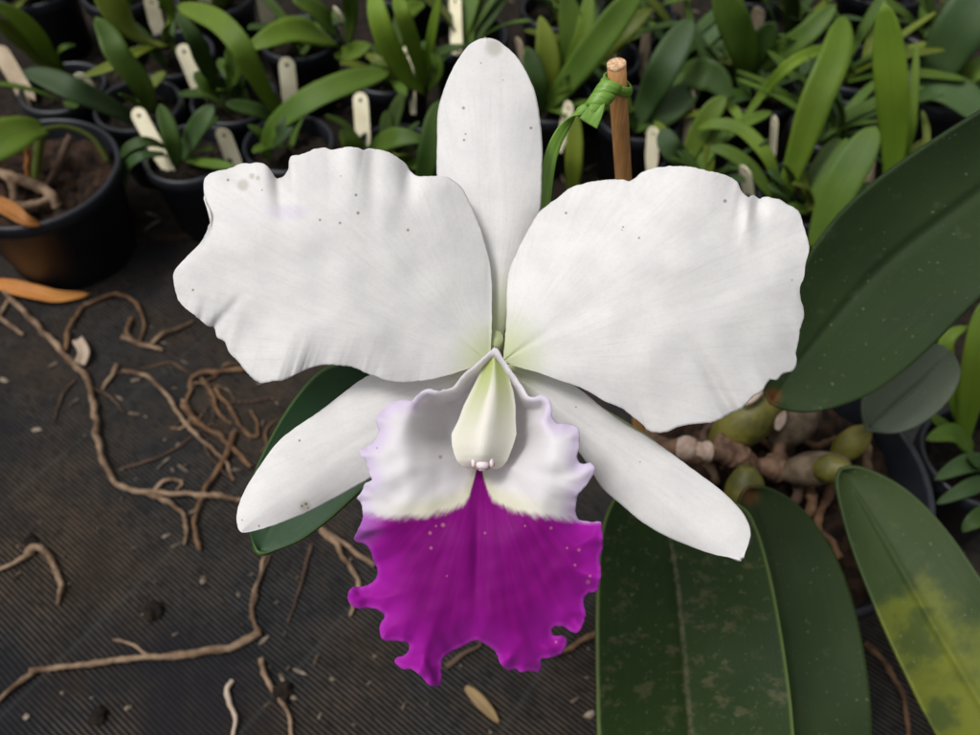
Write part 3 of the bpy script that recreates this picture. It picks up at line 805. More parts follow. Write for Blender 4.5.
V = []; F = []
def chip(x, y, L, w, a, z=.0012):
    p = at_z(x, y, z); ca, sa = math.cos(a), math.sin(a)
    b = len(V); k = 7
    for i in range(k):
        t = 2 * math.pi * i / k; q = rng.uniform(.7, 1.15)
        u, v = L * math.cos(t) * q, w * math.sin(t) * q
        V.append(p + Vector((u * ca - v * sa, u * sa + v * ca, rng.uniform(-.0004, .0008)))); 
    V.append(p + Vector((0, 0, .0016)))
    for i in range(k): F.append((b + i, b + (i + 1) % k, b + k))
for (x, y, L, w, a) in [(52, 365, .005, .0014, .7), (4, 380, .005, .002, -.5), (74, 402, .005, .0012, .9), (36, 430, .0045, .0018, -.1), (16, 577, .004, .001, 1.2), (136, 380, .004, .0014, .1),
    (122, 498, .001, .001, 0), (192, 512, .003, .001, .5), (288, 668, .002, .0008, 1), (264, 640, .004, .0013, .9), (316, 660, .004, .0011, 1.3), (300, 672, .006, .0012, -.4), (282, 678, .003, .0013, -.9),
    (292, 697, .004, .002, -.3), (404, 706, .003, .0009, 1.1), (352, 612, .004, .0012, 1.1), (26, 717, .002, .0018, 0), (128, 708, .0025, .0015, .6), (166, 536, .003, .001, .4), (250, 575, .002, .001, .3), (253, 590, .0015, .0012, 0), (203, 580, .002, .003, .2), (375, 656, .0015, .001, .2), (600, 690, .003, .0012, 1.2), (575, 700, .003, .001, .5), (590, 715, .004, .002, .4), (165, 440, .002, .001, .4), (178, 445, .002, .001, .8)]:
    chip(x, y, L, w, a)
for i in range(100):
    x, y = rng.uniform(0, 640), rng.uniform(300, 735)
    chip(x, y, rng.uniform(.0006, .0022), rng.uniform(.0004, .001), rng.uniform(0, 3), .0008)
for i in range(26):
    x, y = rng.gauss(190, 60), rng.gauss(400, 45)
    chip(x, y, rng.uniform(.002, .006), rng.uniform(.0005, .0012), rng.uniform(0, 3), .001)
for i in range(260):
    x, y = rng.uniform(0, 980), rng.uniform(-10, 235)
    chip(x, y, rng.uniform(.003, .012), rng.uniform(.0005, .0012), rng.uniform(0, 3), .010)
link('leaf_litter', mesh('leaf_litter', V, F, False), M['chip'], None, kind='stuff', label='pale bits of root and leaf litter strewn over the ground mat', category='litter')

# ------------------------------------------------------------------ the orchid
plant = empty('orchid_plant', (orch.x, orch.y, .104), label='flowering orchid with one big white bloom and magenta lip, broad dark leaves', category='orchid')
# pedicel is the flower part; its petals, sepals, lip and column hang on it
BASE = at_d(495, 344, .2275)
ped = [at_d(495, 338, .2262), at_d(496, 346, .231), at_d(505, 352, .242), at_d(530, 370, .262), at_d(575, 400, .30), at_d(630, 432, .345), at_z(652, 446, .13)]
flower = tubes('flower', [(ped, lambda t: .0024 + .0008 * t)], M['stalk'], plant, label='large white orchid bloom with a frilled magenta lip, facing the camera')

def hump(x): return math.sin(math.pi * min(1, max(0, x)))
# --- dorsal sepal
ds_out = [(494, 350), (488, 338), (484, 318), (476, 290), (464, 262), (450, 228), (440, 196), (436.7, 175), (437, 143), (437.8, 112), (443, 92), (453, 68), (466.7, 47.6), (477, 40), (484, 38),
          (492, 38.5), (500.7, 42.5), (517.7, 58), (531, 81.6), (538, 105), (542.5, 143), (542, 170), (541, 204), (537, 220), (526, 258), (514, 292), (507, 322), (502, 340), (494, 350)]
def ds_depth(x, y, t, v, s, sg):
    u = (350 - y) / 312
    return .2285 + .010 * u + .004 * u * u + .0035 * v * v * (hump(u) + .15) + .0004 * math.exp(-(v / .16) ** 2) * (1 - u) + .0005 * math.sin(s * 40) * v ** 4
fan('dorsal_sepal', ds_out, [(494, 350), (496, 270), (492, 150), (486, 38)], ds_depth, 240, 24, .0007,
    petal_mat('dorsal_sepal', (494, 338), [(463.5, 108, 1.9), (464, 140, 1.6), (465.5, 134, 1.2), (531, 128, 1.8), (503, 80, .8), (481, 63, 1.0)], .85, [(494, 48, 9)]), flower, jitter=.35)
# --- lateral sepals
ls_out = [(488, 366), (460, 368), (420, 370), (385, 372), (365.7, 377), (345.7, 391), (320, 411), (294, 428.6), (277, 443), (260, 465.7), (245.7, 488.6), (238.6, 505.7), (236.6, 520), (241, 532),
          (257, 530), (277, 524), (305.7, 513), (334, 498.6), (357, 485.7), (372, 477), (400, 458), (440, 424), (470, 396), (488, 366)]
def ls_depth(x, y, t, v, s, sg):
    return .2295 - .0105 * t ** 1.5 + .0032 * v * v * (hump(t) + .1) * .8 + .0005 * math.exp(-(v / .15) ** 2) * (1 - t) + .0006 * math.sin(s * 30 + 1) * v ** 3
fan('lateral_sepal', ls_out, [(488, 366), (420, 406), (330, 456), (241, 531)], ls_depth, 240, 24, .0007,
    petal_mat('left_lateral_sepal', (488, 366), [(299.5, 440.5, 1.6), (306, 504, 2), (302, 506, 1.6), (308, 508, 1.2), (259, 526, 1.3), (242, 520, 1)], .6, [(305, 506, 6)]), flower, jitter=.3)
rs_out = [(500, 364), (530, 366), (556, 376), (578, 388), (601, 406.5), (624, 423), (645, 435), (667, 450), (694.7, 470.6), (722, 491), (740, 509), (748, 522), (750.7, 534), (747, 548), (741, 558.6),
          (728, 557), (708, 552.7), (672, 539), (645, 524), (624, 507), (601, 486.5), (581.5, 456), (550, 420), (520, 390), (500, 364)]
def rs_depth(x, y, t, v, s, sg):
    return .2295 - .0105 * t ** 1.5 + .0034 * v * v * (hump(t) + .1) * .8 + .0005 * math.exp(-(v / .15) ** 2) * (1 - t) + .0006 * math.sin(s * 34) * v ** 3
fan('lateral_sepal', rs_out, [(500, 364), (560, 406), (640, 470), (741, 558)], rs_depth, 240, 24, .0007,
    petal_mat('right_lateral_sepal', (500, 364), [(576, 407, 1.0), (640, 462, .9)], .6), flower, jitter=.3)
# --- petals
lp_out = [(489, 362), (491, 351), (492, 309), (490.7, 268), (480, 226.7), (465, 193), (456, 182), (446, 176.5), (430, 176), (417, 176), (411, 171), (405, 163), (392.5, 154), (381, 150), (369, 148.5), (364, 150), (357, 147.5), (346, 147), (337, 148.5), (330.5, 150), (324, 147.5), (315, 149),
          (299.5, 155), (292, 156), (289, 161), (288, 170), (282, 177), (276, 178), (272, 172), (266, 165), (258, 162.6), (250, 164), (242.7, 163), (230, 168), (217, 171), (208, 175), (204, 180), (204.5, 196), (211.5, 214), (209, 226), (201, 242), (186, 257.7), (175, 270), (173.4, 281), (178, 299), (186, 309), (196, 316), (206, 325), (214, 328), (217, 337), (224.6, 342),
          (229, 352), (237.5, 361), (250.4, 376.6), (260.8, 382.8), (272, 381), (284, 380), (304.7, 370), (318, 366), (330.5, 365), (351, 367), (372, 375.5), (392.5, 381.8), (418, 381.5), (449, 375), (470, 368), (489, 362)]
def ruff(s, v, amp, k, ph):
    q = max(0, (v - .50) / .50)
    return amp * .75 * q ** 1.6 * (noise.noise(Vector((s * k * .24, ph * 7, .3 + v * .8))) * 1.6 + noise.noise(Vector((s * k * .75, ph * 7, 5.3 + v))) * .55 + noise.noise(Vector((s * k * 2.2, ph * 7, 3.3))) * .25 * q * q)
def lp_depth(x, y, t, v, s, sg):
    u = (489 - x) / 316
    top = sg < 0
    env = min(1, max(0, (u - .12) * 2.2)) * min(1, (1 - t) * 10)
    d = .2236 - .0120 * hump(u * .75) + .0040 * u * u
    d += .0062 * v ** 2.0 * (1 - (2 * t - 1) ** 4) ** 2 * (.78 - .16 * math.tanh((y - interp([(174, 274), (250, 240), (330, 255), (420, 305), (489, 362)], x)) / 30))
    d += .00040 * math.exp(-(v / .10) ** 2) * (1 - t) ** 1.5
    # folds at the notched upper margin and the crimped lower-left margin
    d += env * ruff(s, v, .0017, 62 if top else 85, 1.1)
    d += .0022 * math.exp(-((x - 372) / 9) ** 2) * max(0, v - .3) * top - .0016 * math.exp(-((x - 350) / 12) ** 2) * max(0, v - .3) * top
    d += .003 * math.exp(-((x - 280) / 9) ** 2 - ((y - 178) / 26) ** 2) + .003 * math.exp(-((x - 409) / 9) ** 2 - ((y - 172) / 22) ** 2)
    d += .0016 * math.exp(-(((x - 222) * .75 + (y - 318) * .66) / 5) ** 2) * max(0, v - .45) * (not top) * 2
    d += .0007 * noise.noise(Vector((x / 38, y / 38, 1.3))) + .0022 * noise.noise(Vector((x / 105, y / 105, 4.3))) * min(1, u * 2)
    return d
fan('petal', lp_out, [(489, 362), (420, 305), (330, 255), (250, 240), (174.2, 274)], lp_depth, 520, 54, .00045,
    petal_mat('left_petal', (493, 362), [(228, 180, 1.8), (193, 290, 1.5), (320, 220, 1.6), (340, 223, 1.6), (356, 195, 1.8), (358, 213, 2), (408, 230, 1.8), (262, 190, .9), (341, 176, .8)], .55, [(243, 185, 6), (252, 176, 3), (258, 178, 2.5)], streak=(287, 212)), flower, jitter=.7)
rp_out = [(503, 361), (504, 348.6), (506.5, 317), (508, 277), (518.6, 248.6), (535.7, 217), (546, 206), (558.6, 197), (570, 188), (587, 182.5), (604, 180), (621, 179.5), (629, 181), (635, 178), (644, 171), (658, 167.5), (673, 166), (690, 167), (707, 170.5), (722, 174), (730, 177), (737, 182), (741, 190), (748, 197), (754, 195), (760, 199), (763, 197), (771, 197.5), (781, 200), (790, 206), (796, 208.6),
          (801, 216), (804, 228), (808, 240), (809, 250), (805.5, 264), (804, 277), (800, 288), (801, 300), (803.5, 308), (804, 318), (800, 330), (798.6, 342), (796, 352), (797, 362), (793, 371), (783, 374), (777, 380), (770, 380), (762, 391), (753, 397), (742, 408), (730, 414), (717, 421), (707, 423),
          (692, 424), (678.6, 427), (667, 432), (655.7, 432.6), (647, 430), (643, 425), (633, 417), (624, 410), (615.7, 405.7), (604, 401), (593, 394), (575.7, 385.7), (558.6, 380), (535.7, 372), (515, 366), (503, 361)]
def rp_depth(x, y, t, v, s, sg):
    u = (x - 503) / 306
    top = sg < 0
    env = min(1, max(0, (u - .12) * 2.2)) * min(1, (1 - t) * 10)
    d = .2239 - .0140 * hump(u * .72) + .0035 * u * u
    d += .0060 * v ** 2.0 * (1 - (2 * t - 1) ** 4) ** 2 * (.80 - .18 * math.tanh((y - interp([(503, 361), (570, 320), (650, 290), (730, 278), (804, 277)], x)) / 30))
    d += .00045 * math.exp(-(v / .10) ** 2) * (1 - t) ** 1.5
    d += env * ruff(s, v, .0015, 70 if not top else 58, .4)
    d += .0026 * math.exp(-(((x - 722) * .87 - (y - 395) * .5) / 7) ** 2) * max(0, v - .35) * (not top) * 1.5
    d += .0018 * math.exp(-(((x - 640) * .97 - (y - 405) * .25) / 9) ** 2) * max(0, v - .35) * (not top)
    d += .003 * math.exp(-((x - 758) / 8) ** 2 - ((y - 200) / 20) ** 2) - .0015 * math.exp(-((x - 748) / 7) ** 2 - ((y - 214) / 24) ** 2)
    d += .0007 * noise.noise(Vector((x / 38, y / 38, 6.3))) + .0022 * noise.noise(Vector((x / 105, y / 105, 8.7))) * min(1, u * 2)
    return d
fan('petal', rp_out, [(503, 361), (570, 320), (650, 290), (730, 278), (804, 277)], rp_depth, 520, 54, .00045,
    petal_mat('right_petal', (500, 358), [(566, 213, 1.6), (623, 227, 1.2), (639, 238, 1.4), (622, 230, .8), (725, 201, 2.2), (792, 280, 1)], .62), flower, jitter=.7)

# --- lip
lip_out = [(494, 347.5), (484, 357), (474, 366), (463, 375), (455, 386), (446, 389), (438, 391), (430, 389), (423, 390.5), (417, 395), (412, 401), (406, 400), (397, 401.6), (390, 403), (384, 409.8), (378, 415), (376, 422), (379, 431), (376, 438), (372.4, 442.4), (365, 447), (359.4, 450.6), (361, 456), (365, 460), (367.5, 468), (371, 477), (372, 480), (365.3, 483.3), (362, 491), (357.7, 498), (361, 503), (362.6, 512.6), (362, 520),
   (358, 530), (354, 538), (357, 542), (368, 546.5), (373, 560), (378, 573), (372, 583), (362, 586), (353, 587.6), (348, 595), (350.5, 605), (358, 608.5), (370, 608), (380, 611), (385, 616), (380.5, 624), (380, 632), (384, 640), (391, 641.5), (398, 641), (408, 644), (409, 650), (404, 655), (397, 657), (395.2, 663), (403, 669), (412, 669.5), (419, 675), (424, 680), (431, 685.5), (440, 685),
   (442, 674), (441.5, 661), (452, 652), (464, 646), (476, 640.5), (487, 645.5), (494, 650), (498, 657), (500.5, 664), (508, 670.5), (516, 669.5), (521, 672.7), (530, 671), (538.7, 672.5), (542, 667), (541, 660), (550, 657.5), (561, 654), (567, 642), (563, 636), (553.5, 635.5), (552, 629), (556, 626), (563, 626.5), (570, 631), (577, 633), (582, 627), (585.6, 615), (583.5, 603), (588, 594), (597.5, 590), (601, 574), (600, 560), (603, 545), (602, 530), (601, 522),
   (590, 521.5), (579, 519.5), (576, 512), (576, 503), (578, 495), (585, 487), (591, 479), (595, 470), (591, 463), (582, 464), (577, 458), (579, 449), (580, 439), (579, 431), (575, 425.5), (565, 424), (557, 423), (552, 416), (551.5, 408), (550, 400), (543, 395), (535, 397), (528, 395), (521, 384), (513, 373), (503, 358), (498, 350), (494, 347.5)]
LC = (484, 448)
N_L = 900
Oq = catmull([(*p, 0) for p in lip_out], N_L)
PB = [(345, 535), (352, 520), (362, 514), (375, 516), (400, 518), (428, 515.5), (450, 511), (463, 505), (470, 494), (474.5, 478), (477.5, 464), (480.5, 464), (484.5, 480), (489, 495), (500, 506), (520, 512), (545, 517), (577, 520), (601, 521), (610, 521)]
def lip_build():
    ths = []
    for o in Oq: ths.append((math.atan2(o.y - LC[1], o.x - LC[0]), math.hypot(o.x - LC[0], o.y - LC[1])))
    tab = []
    for k in range(181):
        a0 = -math.pi + 2 * math.pi * k / 180; sw = sr = 0
        for (a1, r1) in ths[::3]:
            dd = abs((a1 - a0 + math.pi) % (2 * math.pi) - math.pi)
            g_ = math.exp(-(dd / .20) ** 2); sw += g_; sr += g_ * r1
        tab.append(sr / sw)
    def Rs(a_):
        k = (a_ + math.pi) / (2 * math.pi) * 180; i0 = min(179, int(k)); return tab[i0] + (tab[i0 + 1] - tab[i0]) * (k - i0)
    V = []; uvf = []; uvv = []; pur = []; edge = []; dep = []
    # the margin, lightly frayed, then an even net of points inside it
    rim = []
    for i, o in enumerate(Oq[:-1]):
        t_ = Oq[i + 1] - Oq[i - 1 if i else -2]; n_ = Vector((-t_.y, t_.x, 0)).normalized()
        rim.append(o + n_ * (.8 * noise.noise(Vector((i * .12, 2.2, 0))) + .55 * noise.noise(Vector((i * .4, 5.2, 0)))))
    NB = len(rim)
    kd = KDTree(NB)
    for i, o in enumerate(rim): kd.insert(o, i)
    kd.balance()
    def inside(x, y):
        c = False; j = NB - 1
        for i in range(NB):
            a_, b_ = rim[i], rim[j]
            if (a_.y > y) != (b_.y > y) and x < (b_.x - a_.x) * (y - a_.y) / (b_.y - a_.y) + a_.x: c = not c
            j = i
        return c
    pts = [Vector((o.x, o.y)) for o in rim]
    y = 346.0; row = 0; stp = 2.1
    while y < 688:
        x = 344.0 + (row % 2) * stp / 2
        while x < 606:
            q = Vector((x, y, 0)); co, idx, ds = kd.find(q)
            if ds > 1.1 and ds < 30:
                if inside(x, y): pts.append(Vector((x, y)))
            elif ds >= 30 and 365 < x < 596 and inside(x, y): pts.append(Vector((x, y)))
            x += stp
        y += stp * .87; row += 1
    vs2, _, F, *_r = delaunay_2d_cdt(pts, [(i, (i + 1) % NB) for i in range(NB)], [], 1, 1e-4)
    F = [tuple(f) for f in F]
    for p in vs2:
        co, idx, ds = kd.find(Vector((p.x, p.y, 0)))
        s = idx / NB
        pa = math.atan2(p.y - LC[1], p.x - LC[0])
        vs = math.hypot(p.x - LC[0], p.y - LC[1]) / Rs(pa)
        dn = math.sin(pa) if vs > .02 else 0
        e = interp([(-1, .2150), (-.6, .2085), (-.1, .2035), (.3, .2015), (1, .2020)], dn)
        v0 = interp([(-1, .70), (-.75, .58), (0, .14), (.35, .02), (.5, 0), (1, 0)], dn)
        v1 = interp([(-1, .90), (-.75, .90), (0, .74), (.5, .62), (1, .46)], dn)
        kb = interp([(-.2, 0), (.6, 1)], dn)
        x = min(1, max(0, (vs - v0) / (v1 - v0)))
        S = (x * x * (3 - 2 * x)) * (1 - kb) + (1 - (1 - x) ** 1.8) * kb
        kt = interp([(-.80, 1), (-.45, 0)], dn)
        y_ = min(1, max(0, (ds - 5.0) / 7.0))
        S = S * (1 - kt) + (1 - y_ * y_ * (3 - 2 * y_)) * kt
        d = .2275 + (e - .2275) * S
        D_ = interp([(-1, 14), (-.5, 18), (.2, 24), (.6, 40)], dn)
        q = max(0, 1 - ds / D_)
        d += interp([(-1, -.0004), (-.75, .0004), (-.3, .0028), (.2, .0026), (1, .0040)], dn) * q * q
        fr = 1.5 * noise.noise(Vector((s * 30, 1.7, 0))) + 1.2 * noise.noise(Vector((s * 75, 4.1, 0))) + .45 * noise.noise(Vector((s * 170, 8.3, 0)))
        d += interp([(-1, .0008), (-.6, .0016), (-.1, .0019), (.15, .0017), (.45, .0028)], dn) * q ** 1.5 * fr
        g = min(1, max(0, (dn + .2) / .5))
        d += g * .0026 * hump(vs * .8) * noise.noise(Vector((pa * 2.2, vs * .8, 2.2)))
        d += g * .0042 * max(0, vs - .45) * noise.noise(Vector((pa * 4.2, vs * 1.5, 7.2)))
        if dn > 0: d += dn * (.0016 * math.exp(-((p.x - 477) / 6) ** 2) * hump(vs) - .0006 * math.exp(-((p.x - 476.5) / 2.2) ** 2) * max(0, vs - .5) * 2)
        d += .0004 * noise.noise(Vector((p.x / 16, p.y / 16, 4)))
        dep.append(d)
        w_ = (pa - math.pi / 2 + math.pi) % (2 * math.pi) - math.pi
        uvf.append((p.x / 100, p.y / 100)); uvv.append((w_ / math.pi, vs))
        pur.append((p.y - interp(PB, p.x)) / 7.0); edge.append(max(0, 1 - ds / 140 - .08 * kt))
    nb = [set() for _ in vs2]
    for f in F:
        for i in range(len(f)): nb[f[i]].add(f[i - 1]); nb[f[i - 1]].add(f[i])
    for _ in range(4): dep = [.45 * dep[i] + .55 * sum(dep[j] for j in nb[i]) / len(nb[i]) if nb[i] else dep[i] for i in range(len(dep))]
    V = [at_d(p.x, p.y, d) for p, d in zip(vs2, dep)]
    me = mesh('lip', V, F)
    put_uv(me, 'flat', uvf); put_uv(me, 'vein', uvv)
    for nm, dat in (('purple', pur), ('edge', edge)):
        a = me.attributes.new(nm, 'FLOAT', 'POINT'); a.data.foreach_set('value', dat)
    bm = bmesh.new(); bm.from_mesh(me)
    bmesh.ops.remove_doubles(bm, verts=bm.verts, dist=2e-6)
    bmesh.ops.recalc_face_normals(bm, faces=bm.faces)
    if sum((f.normal.dot(CAM - f.calc_center_median()) > 0) - .5 for f in bm.faces) < 0: bmesh.ops.reverse_faces(bm, faces=bm.faces)
    bm.to_mesh(me); bm.free()
    o = link('lip', me, M['lip'], flower, label='frilled lip, white throat above a magenta front lobe')
    solid(o, .0005)
lip_build()

# --- column: hooded body inside the lip, with its anther cap
def column():
    sec = [(352, 494, 4, 5, .2200), (364, 494, 10, 6, .2185), (378, 493.5, 16, 8, .2168), (392, 492, 21.5, 10, .2150), (406, 489.5, 26, 11, .2132), (420, 487, 28.5, 12, .2114), (434, 484, 32.5, 12, .2102), (446, 482.5, 30.5, 12, .2092),
           (455, 482, 27.5, 11, .2088), (461, 482, 25, 9, .2088), (466, 482.5, 20.5, 6, .2094), (469, 482.5, 15, 3, .2105)]
    S = 40; V = []; F = []; uv = []
    sec2 = []
    for k in range(len(sec) - 1):
        for f in range(3): sec2.append(tuple(a + (b - a) * f / 3 for a, b in zip(sec[k], sec[k + 1])))
    sec2.append(sec[-1])
    for i, (y, cx, hw, th, d) in enumerate(sec2):
        t = i / (len(sec2) - 1)
        for k in range(S):
            a = 2 * math.pi * k / S
            c, s_ = math.cos(a), math.sin(a)
            x = cx + hw * c
            if s_ > 0:   # front: shallow wings with a rounded central ridge
                prof = (1 - abs(c) ** 2.0) * 1.25 + .75 * math.exp(-(c / (.34 + .16 * t)) ** 2)
                dd = d - th * (s_ ** .8) * prof * .00030
            else: dd = d + th * abs(s_) * .00022
            V.append(at_d(x, y, dd)); uv.append((c, t))
    for i in range(len(sec2) - 1):
        for k in range(S): F.append((i * S + k, (i + 1) * S + k, (i + 1) * S + (k + 1) % S, i * S + (k + 1) % S))
    F.append(tuple(range(S))); F.append(tuple((len(sec2) - 1) * S + k for k in range(S))[::-1])
    me = mesh('column', V, F); put_uv(me, 'leaf', uv)
    link('column', me, M['column'], flower)
    # anther cap: a small two-lobed bead under the hood, with side teeth
    bm = bmesh.new()
    def bead(px, py, d, rx, ry, rz):
        r = bmesh.ops.create_icosphere(bm, subdivisions=3, radius=1)
        c = at_d(px, py, d); s = d / FPX
        for v in r['verts']:
            q = v.co.copy()
            v.co = c + RGT * q.x * rx * s + UPV * q.y * ry * s + FWD * q.z * rz * s
    bead(482.5, 464.5, .2050, 6.5, 5.0, 6); bead(473.5, 462.5, .2054, 2.4, 5, 4); bead(491.5, 462.5, .2054, 2.4, 5, 4)
    bead(482, 468.5, .2064, 5, 2.5, 5)
    me = bpy.data.meshes.new('anther_cap'); bm.to_mesh(me); bm.free()
    bm = bmesh.new(); bead(482.5, 464.5, .2063, 12.5, 6.2, 6)
    m2 = bpy.data.meshes.new('stigma_hollow'); bm.to_mesh(m2); bm.free()
    m2.polygons.foreach_set('use_smooth', [True] * len(m2.polygons))
    link('stigma_hollow', m2, M['hollow'], flower)
    me.polygons.foreach_set('use_smooth', [True] * len(me.polygons))
    link('anther_cap', me, M['cap'], flower)
column()

# --- leaves of the orchid
def plain(d0, d1, cup=.004, axis=None, wave=.0012):
    def fn(x, y, t, v, s, sg):
        return d0 + (d1 - d0) * t - cup * v ** 1.8 * hump(min(1, .08 + t)) + wave * math.sin(t * 8 + (x + y) * .004) * v * v + .0016 * math.exp(-(v / .07) ** 2) * hump(min(1, .05 + t)) + .0012 * noise.noise(Vector((x / 90, y / 90, d0 * 90)))
    return fn
fan('leaf', [(772, 402), (762, 380), (766, 350), (782, 312), (806, 264), (822, 238), (850, 205), (900, 164), (980, 112), (1060, 66), (1120, 40), (1150, 44), (1150, 80), (1110, 170), (1050, 236), (980, 297), (925, 352), (880, 388), (845, 404), (815, 411), (792, 410), (772, 402)],
    [(772, 402), (806, 352), (880, 268), (980, 190), (1080, 110), (1150, 45)], plain(.375, .300, .010), 200, 24, .0016, M['leaf_upper'], plant, label='large dull dark green leaf at upper right')
fan('leaf', [(868, 428), (863, 412), (866, 394), (885, 372), (912, 352), (936, 344), (950, 350), (959, 364), (960, 378), (950, 398), (930, 418), (908, 430), (888, 433), (868, 428)],
    [(868, 428), (895, 405), (925, 378), (950, 350)], plain(.415, .400, .004), 160, 18, .0016, M['leaf_grey'], plant, label='small grey-green rounded leaf')
fan('leaf', [(842, 470), (838, 480), (840, 498), (846, 524), (856, 556), (870, 592), (888, 634), (906, 672), (940, 738), (985, 800), (1030, 850), (1090, 890), (1098, 840), (1080, 760), (1045, 680), (1010, 622), (980, 578), (955, 541), (930, 511), (905, 489), (880, 475), (858, 468), (842, 470)],
    [(842, 470), (878, 530), (930, 620), (990, 720), (1090, 890)], plain(.368, .315, .008), 200, 24, .0016, M['leaf_yellow'], plant, label='green leaf with a yellowed lower patch')
fan('leaf', [(750, 488), (742, 496), (735, 520), (720, 580), (708, 660), (706, 740), (715, 820), (760, 900), (800, 930), (850, 880), (868, 810), (872, 740), (869, 685), (858, 620), (843, 572), (828, 542), (808, 515), (788, 498), (768, 489), (750, 488)],
    [(750, 488), (768, 560), (784, 660), (792, 760), (800, 930)], plain(.372, .352, .006), 200, 22, .0016, M['leaf_smooth'], plant)
fan('leaf', [(655, 474), (640, 478), (622, 490), (608, 512), (600, 545), (597, 600), (597, 680), (600, 760), (612, 850), (640, 930), (690, 980), (750, 930), (785, 850), (795, 780), (793, 720), (786, 660), (776, 600), (766, 556), (757, 528), (746, 509), (725, 499), (690, 482), (655, 474)],
    [(655, 474), (664, 510), (677, 580), (687, 690), (694, 800), (690, 980)], plain(.345, .300, .006), 220, 24, .0016, M['leaf_scar'], plant, label='broad dark leaf with beige scars and pale midrib')
fan('leaf', [(470, 400), (430, 384), (390, 372), (358, 364.5), (335, 365), (318, 373), (300, 392), (282, 418), (266, 447), (254, 474), (247, 505), (250, 532), (257, 549), (263, 552), (272, 551), (300, 540), (330, 518), (352, 498), (375, 478), (410, 455), (450, 425), (470, 400)],
    [(470, 400), (400, 410), (330, 450), (285, 500), (260, 551)], plain(.262, .268, .006), 200, 22, .0015, M['leaf_behind'], plant, label='glossy green leaf behind the lower left sepal')

# --- pseudobulbs, sheaths and rhizome
def bulb(a, b, rpx, mat, name='pseudobulb', za=.13, zb=.16, shape=.75, **props):
    A, B = at_z(*a, za), at_z(*b, zb)
    r = rpx * (A - CAM).dot(FWD) / FPX
    f = lambda t: r * max(.12, (math.sin(math.pi * (.06 + .88 * t)) ** shape))
    V, F = tube_geo([A, A.lerp(B, .33), A.lerp(B, .66), B], f, n=26, seg=22)
    V = [v + Vector((0, 0, .0006 * noise.noise(v * 130))) for v in V]
    return link(name, mesh(name, V, F), M[mat], plant, **props)
bulb((712, 446), (782, 394), 24, 'bulb', za=.125, zb=.15)
bulb((772, 446), (818, 402), 19, 'sheath', za=.12, zb=.135, label='pseudobulb in a dry brown sheath')
bulb((832, 460), (870, 427), 14, 'bulbyel', za=.125, zb=.14, label='small yellow-green pseudobulb')
bulb((780, 474), (848, 463), 17, 'sheath', za=.12, zb=.15, label='pseudobulb wrapped in papery grey sheath')
bulb((812, 470), (850, 468), 15, 'bulb', za=.138, zb=.152)
bulb((742, 520), (748, 467), 20, 'bulb', za=.125, zb=.146, shape=.6)
tubes('rhizome', [([at_z(640, 440, .12), at_z(672, 448, .135), at_z(704, 452, .137), at_z(730, 452, .132), at_z(756, 466, .125), at_z(790, 466, .12)], lambda t: .0056 + .0014 * math.sin(t * 22)),
                  ([at_z(783, 470, .118), at_z(780, 452, .122), at_z(782, 428, .126)], .0035), ([at_z(716, 440, .135), at_z(738, 456, .134), at_z(748, 472, .128)], .0042)], M['rhizome'], plant, wob=.35, seg=14)
tubes('bulb_scale', [([at_z(676, 448, .1385), at_z(684, 450, .1395), at_z(690, 451, .1385)], .0058)], M['white_sheath'], plant, seg=14, wob=.2)
tubes('bulb_scale', [([at_z(694, 451, .139), at_z(700, 452, .1395), at_z(706, 452, .1385)], .0056)], M['white_sheath'], plant, seg=14, wob=.2)
strip('bulb_scale', [at_z(777, 430, .150), at_z(781, 420, .154), at_z(785, 411, .156)], .0048, M['white_sheath'], plant, prof='oval')
strip('bulb_scale', [at_z(742, 404, .155), at_z(752, 396, .158), at_z(764, 386, .16)], .006, M['white_sheath'], plant, prof='oval')
for pp, rr in [([(790, 470, .115), (798, 490, .118), (792, 508, .112)], .0026), ([(806, 480, .115), (812, 500, .118), (804, 520, .112), (796, 532, .108)], .0028),
               ([(700, 456, .125), (712, 470, .12), (716, 482, .112)], .002), ([(832, 488, .112), (818, 520, .114), (820, 545, .11)], .0024),
               ([(700, 442, .125), (708, 428, .122), (722, 424, .118)], .0022), ([(800, 440, .118), (820, 446, .118), (834, 438, .116)], .0018),
               ([(856, 500, .110), (866, 470, .112), (868, 440, .110)], .0022), ([(760, 440, .116), (772, 452, .118), (770, 470, .114)], .0016),
               ([(800, 550, .108), (815, 535, .112), (830, 540, .110), (842, 560, .108)], .0020), ([(722, 470, .112), (735, 452, .116), (742, 440, .114)], .0015)]:
    tubes('aerial_root', [([at_z(*q) for q in pp], rr)], M[rng.choice(['root', 'rootred', 'rootdark'])], plant, wob=.4)

# ------------------------------------------------------------------ stake and tie
top = at_d(616.5, 64, .250); bot = at_z(642, 480, .098)
stake = empty('bamboo_stake', bot, label='brown bamboo stake rising between upright sepal and right petal', category='stake')
ax = (top - bot).normalized()
V, F = tube_geo([bot, bot.lerp(top, .5), top], .0029, n=30, seg=28)
link('shaft', mesh('shaft', V, F), M['stake'], stake)
me_v = []; me_f = []
S_ = ax.cross(Vector((0, 0, 1))).normalized(); U_ = S_.cross(ax)
for i in range(7):
    for k in range(28):
        a = 2 * math.pi * k / 28; q = .00295 * i / 6
        p = top + ax * (.0003 + .0007 * noise.noise(Vector((q * 700 * math.cos(a), q * 700 * math.sin(a), 1))) * (i < 6)) + (S_ * math.cos(a) + U_ * math.sin(a)) * q
        me_v.append(p)
for k in range(28):
    a = 2 * math.pi * k / 28
    me_v.append(top - ax * .0006 + (S_ * math.cos(a) + U_ * math.sin(a)) * .00295)
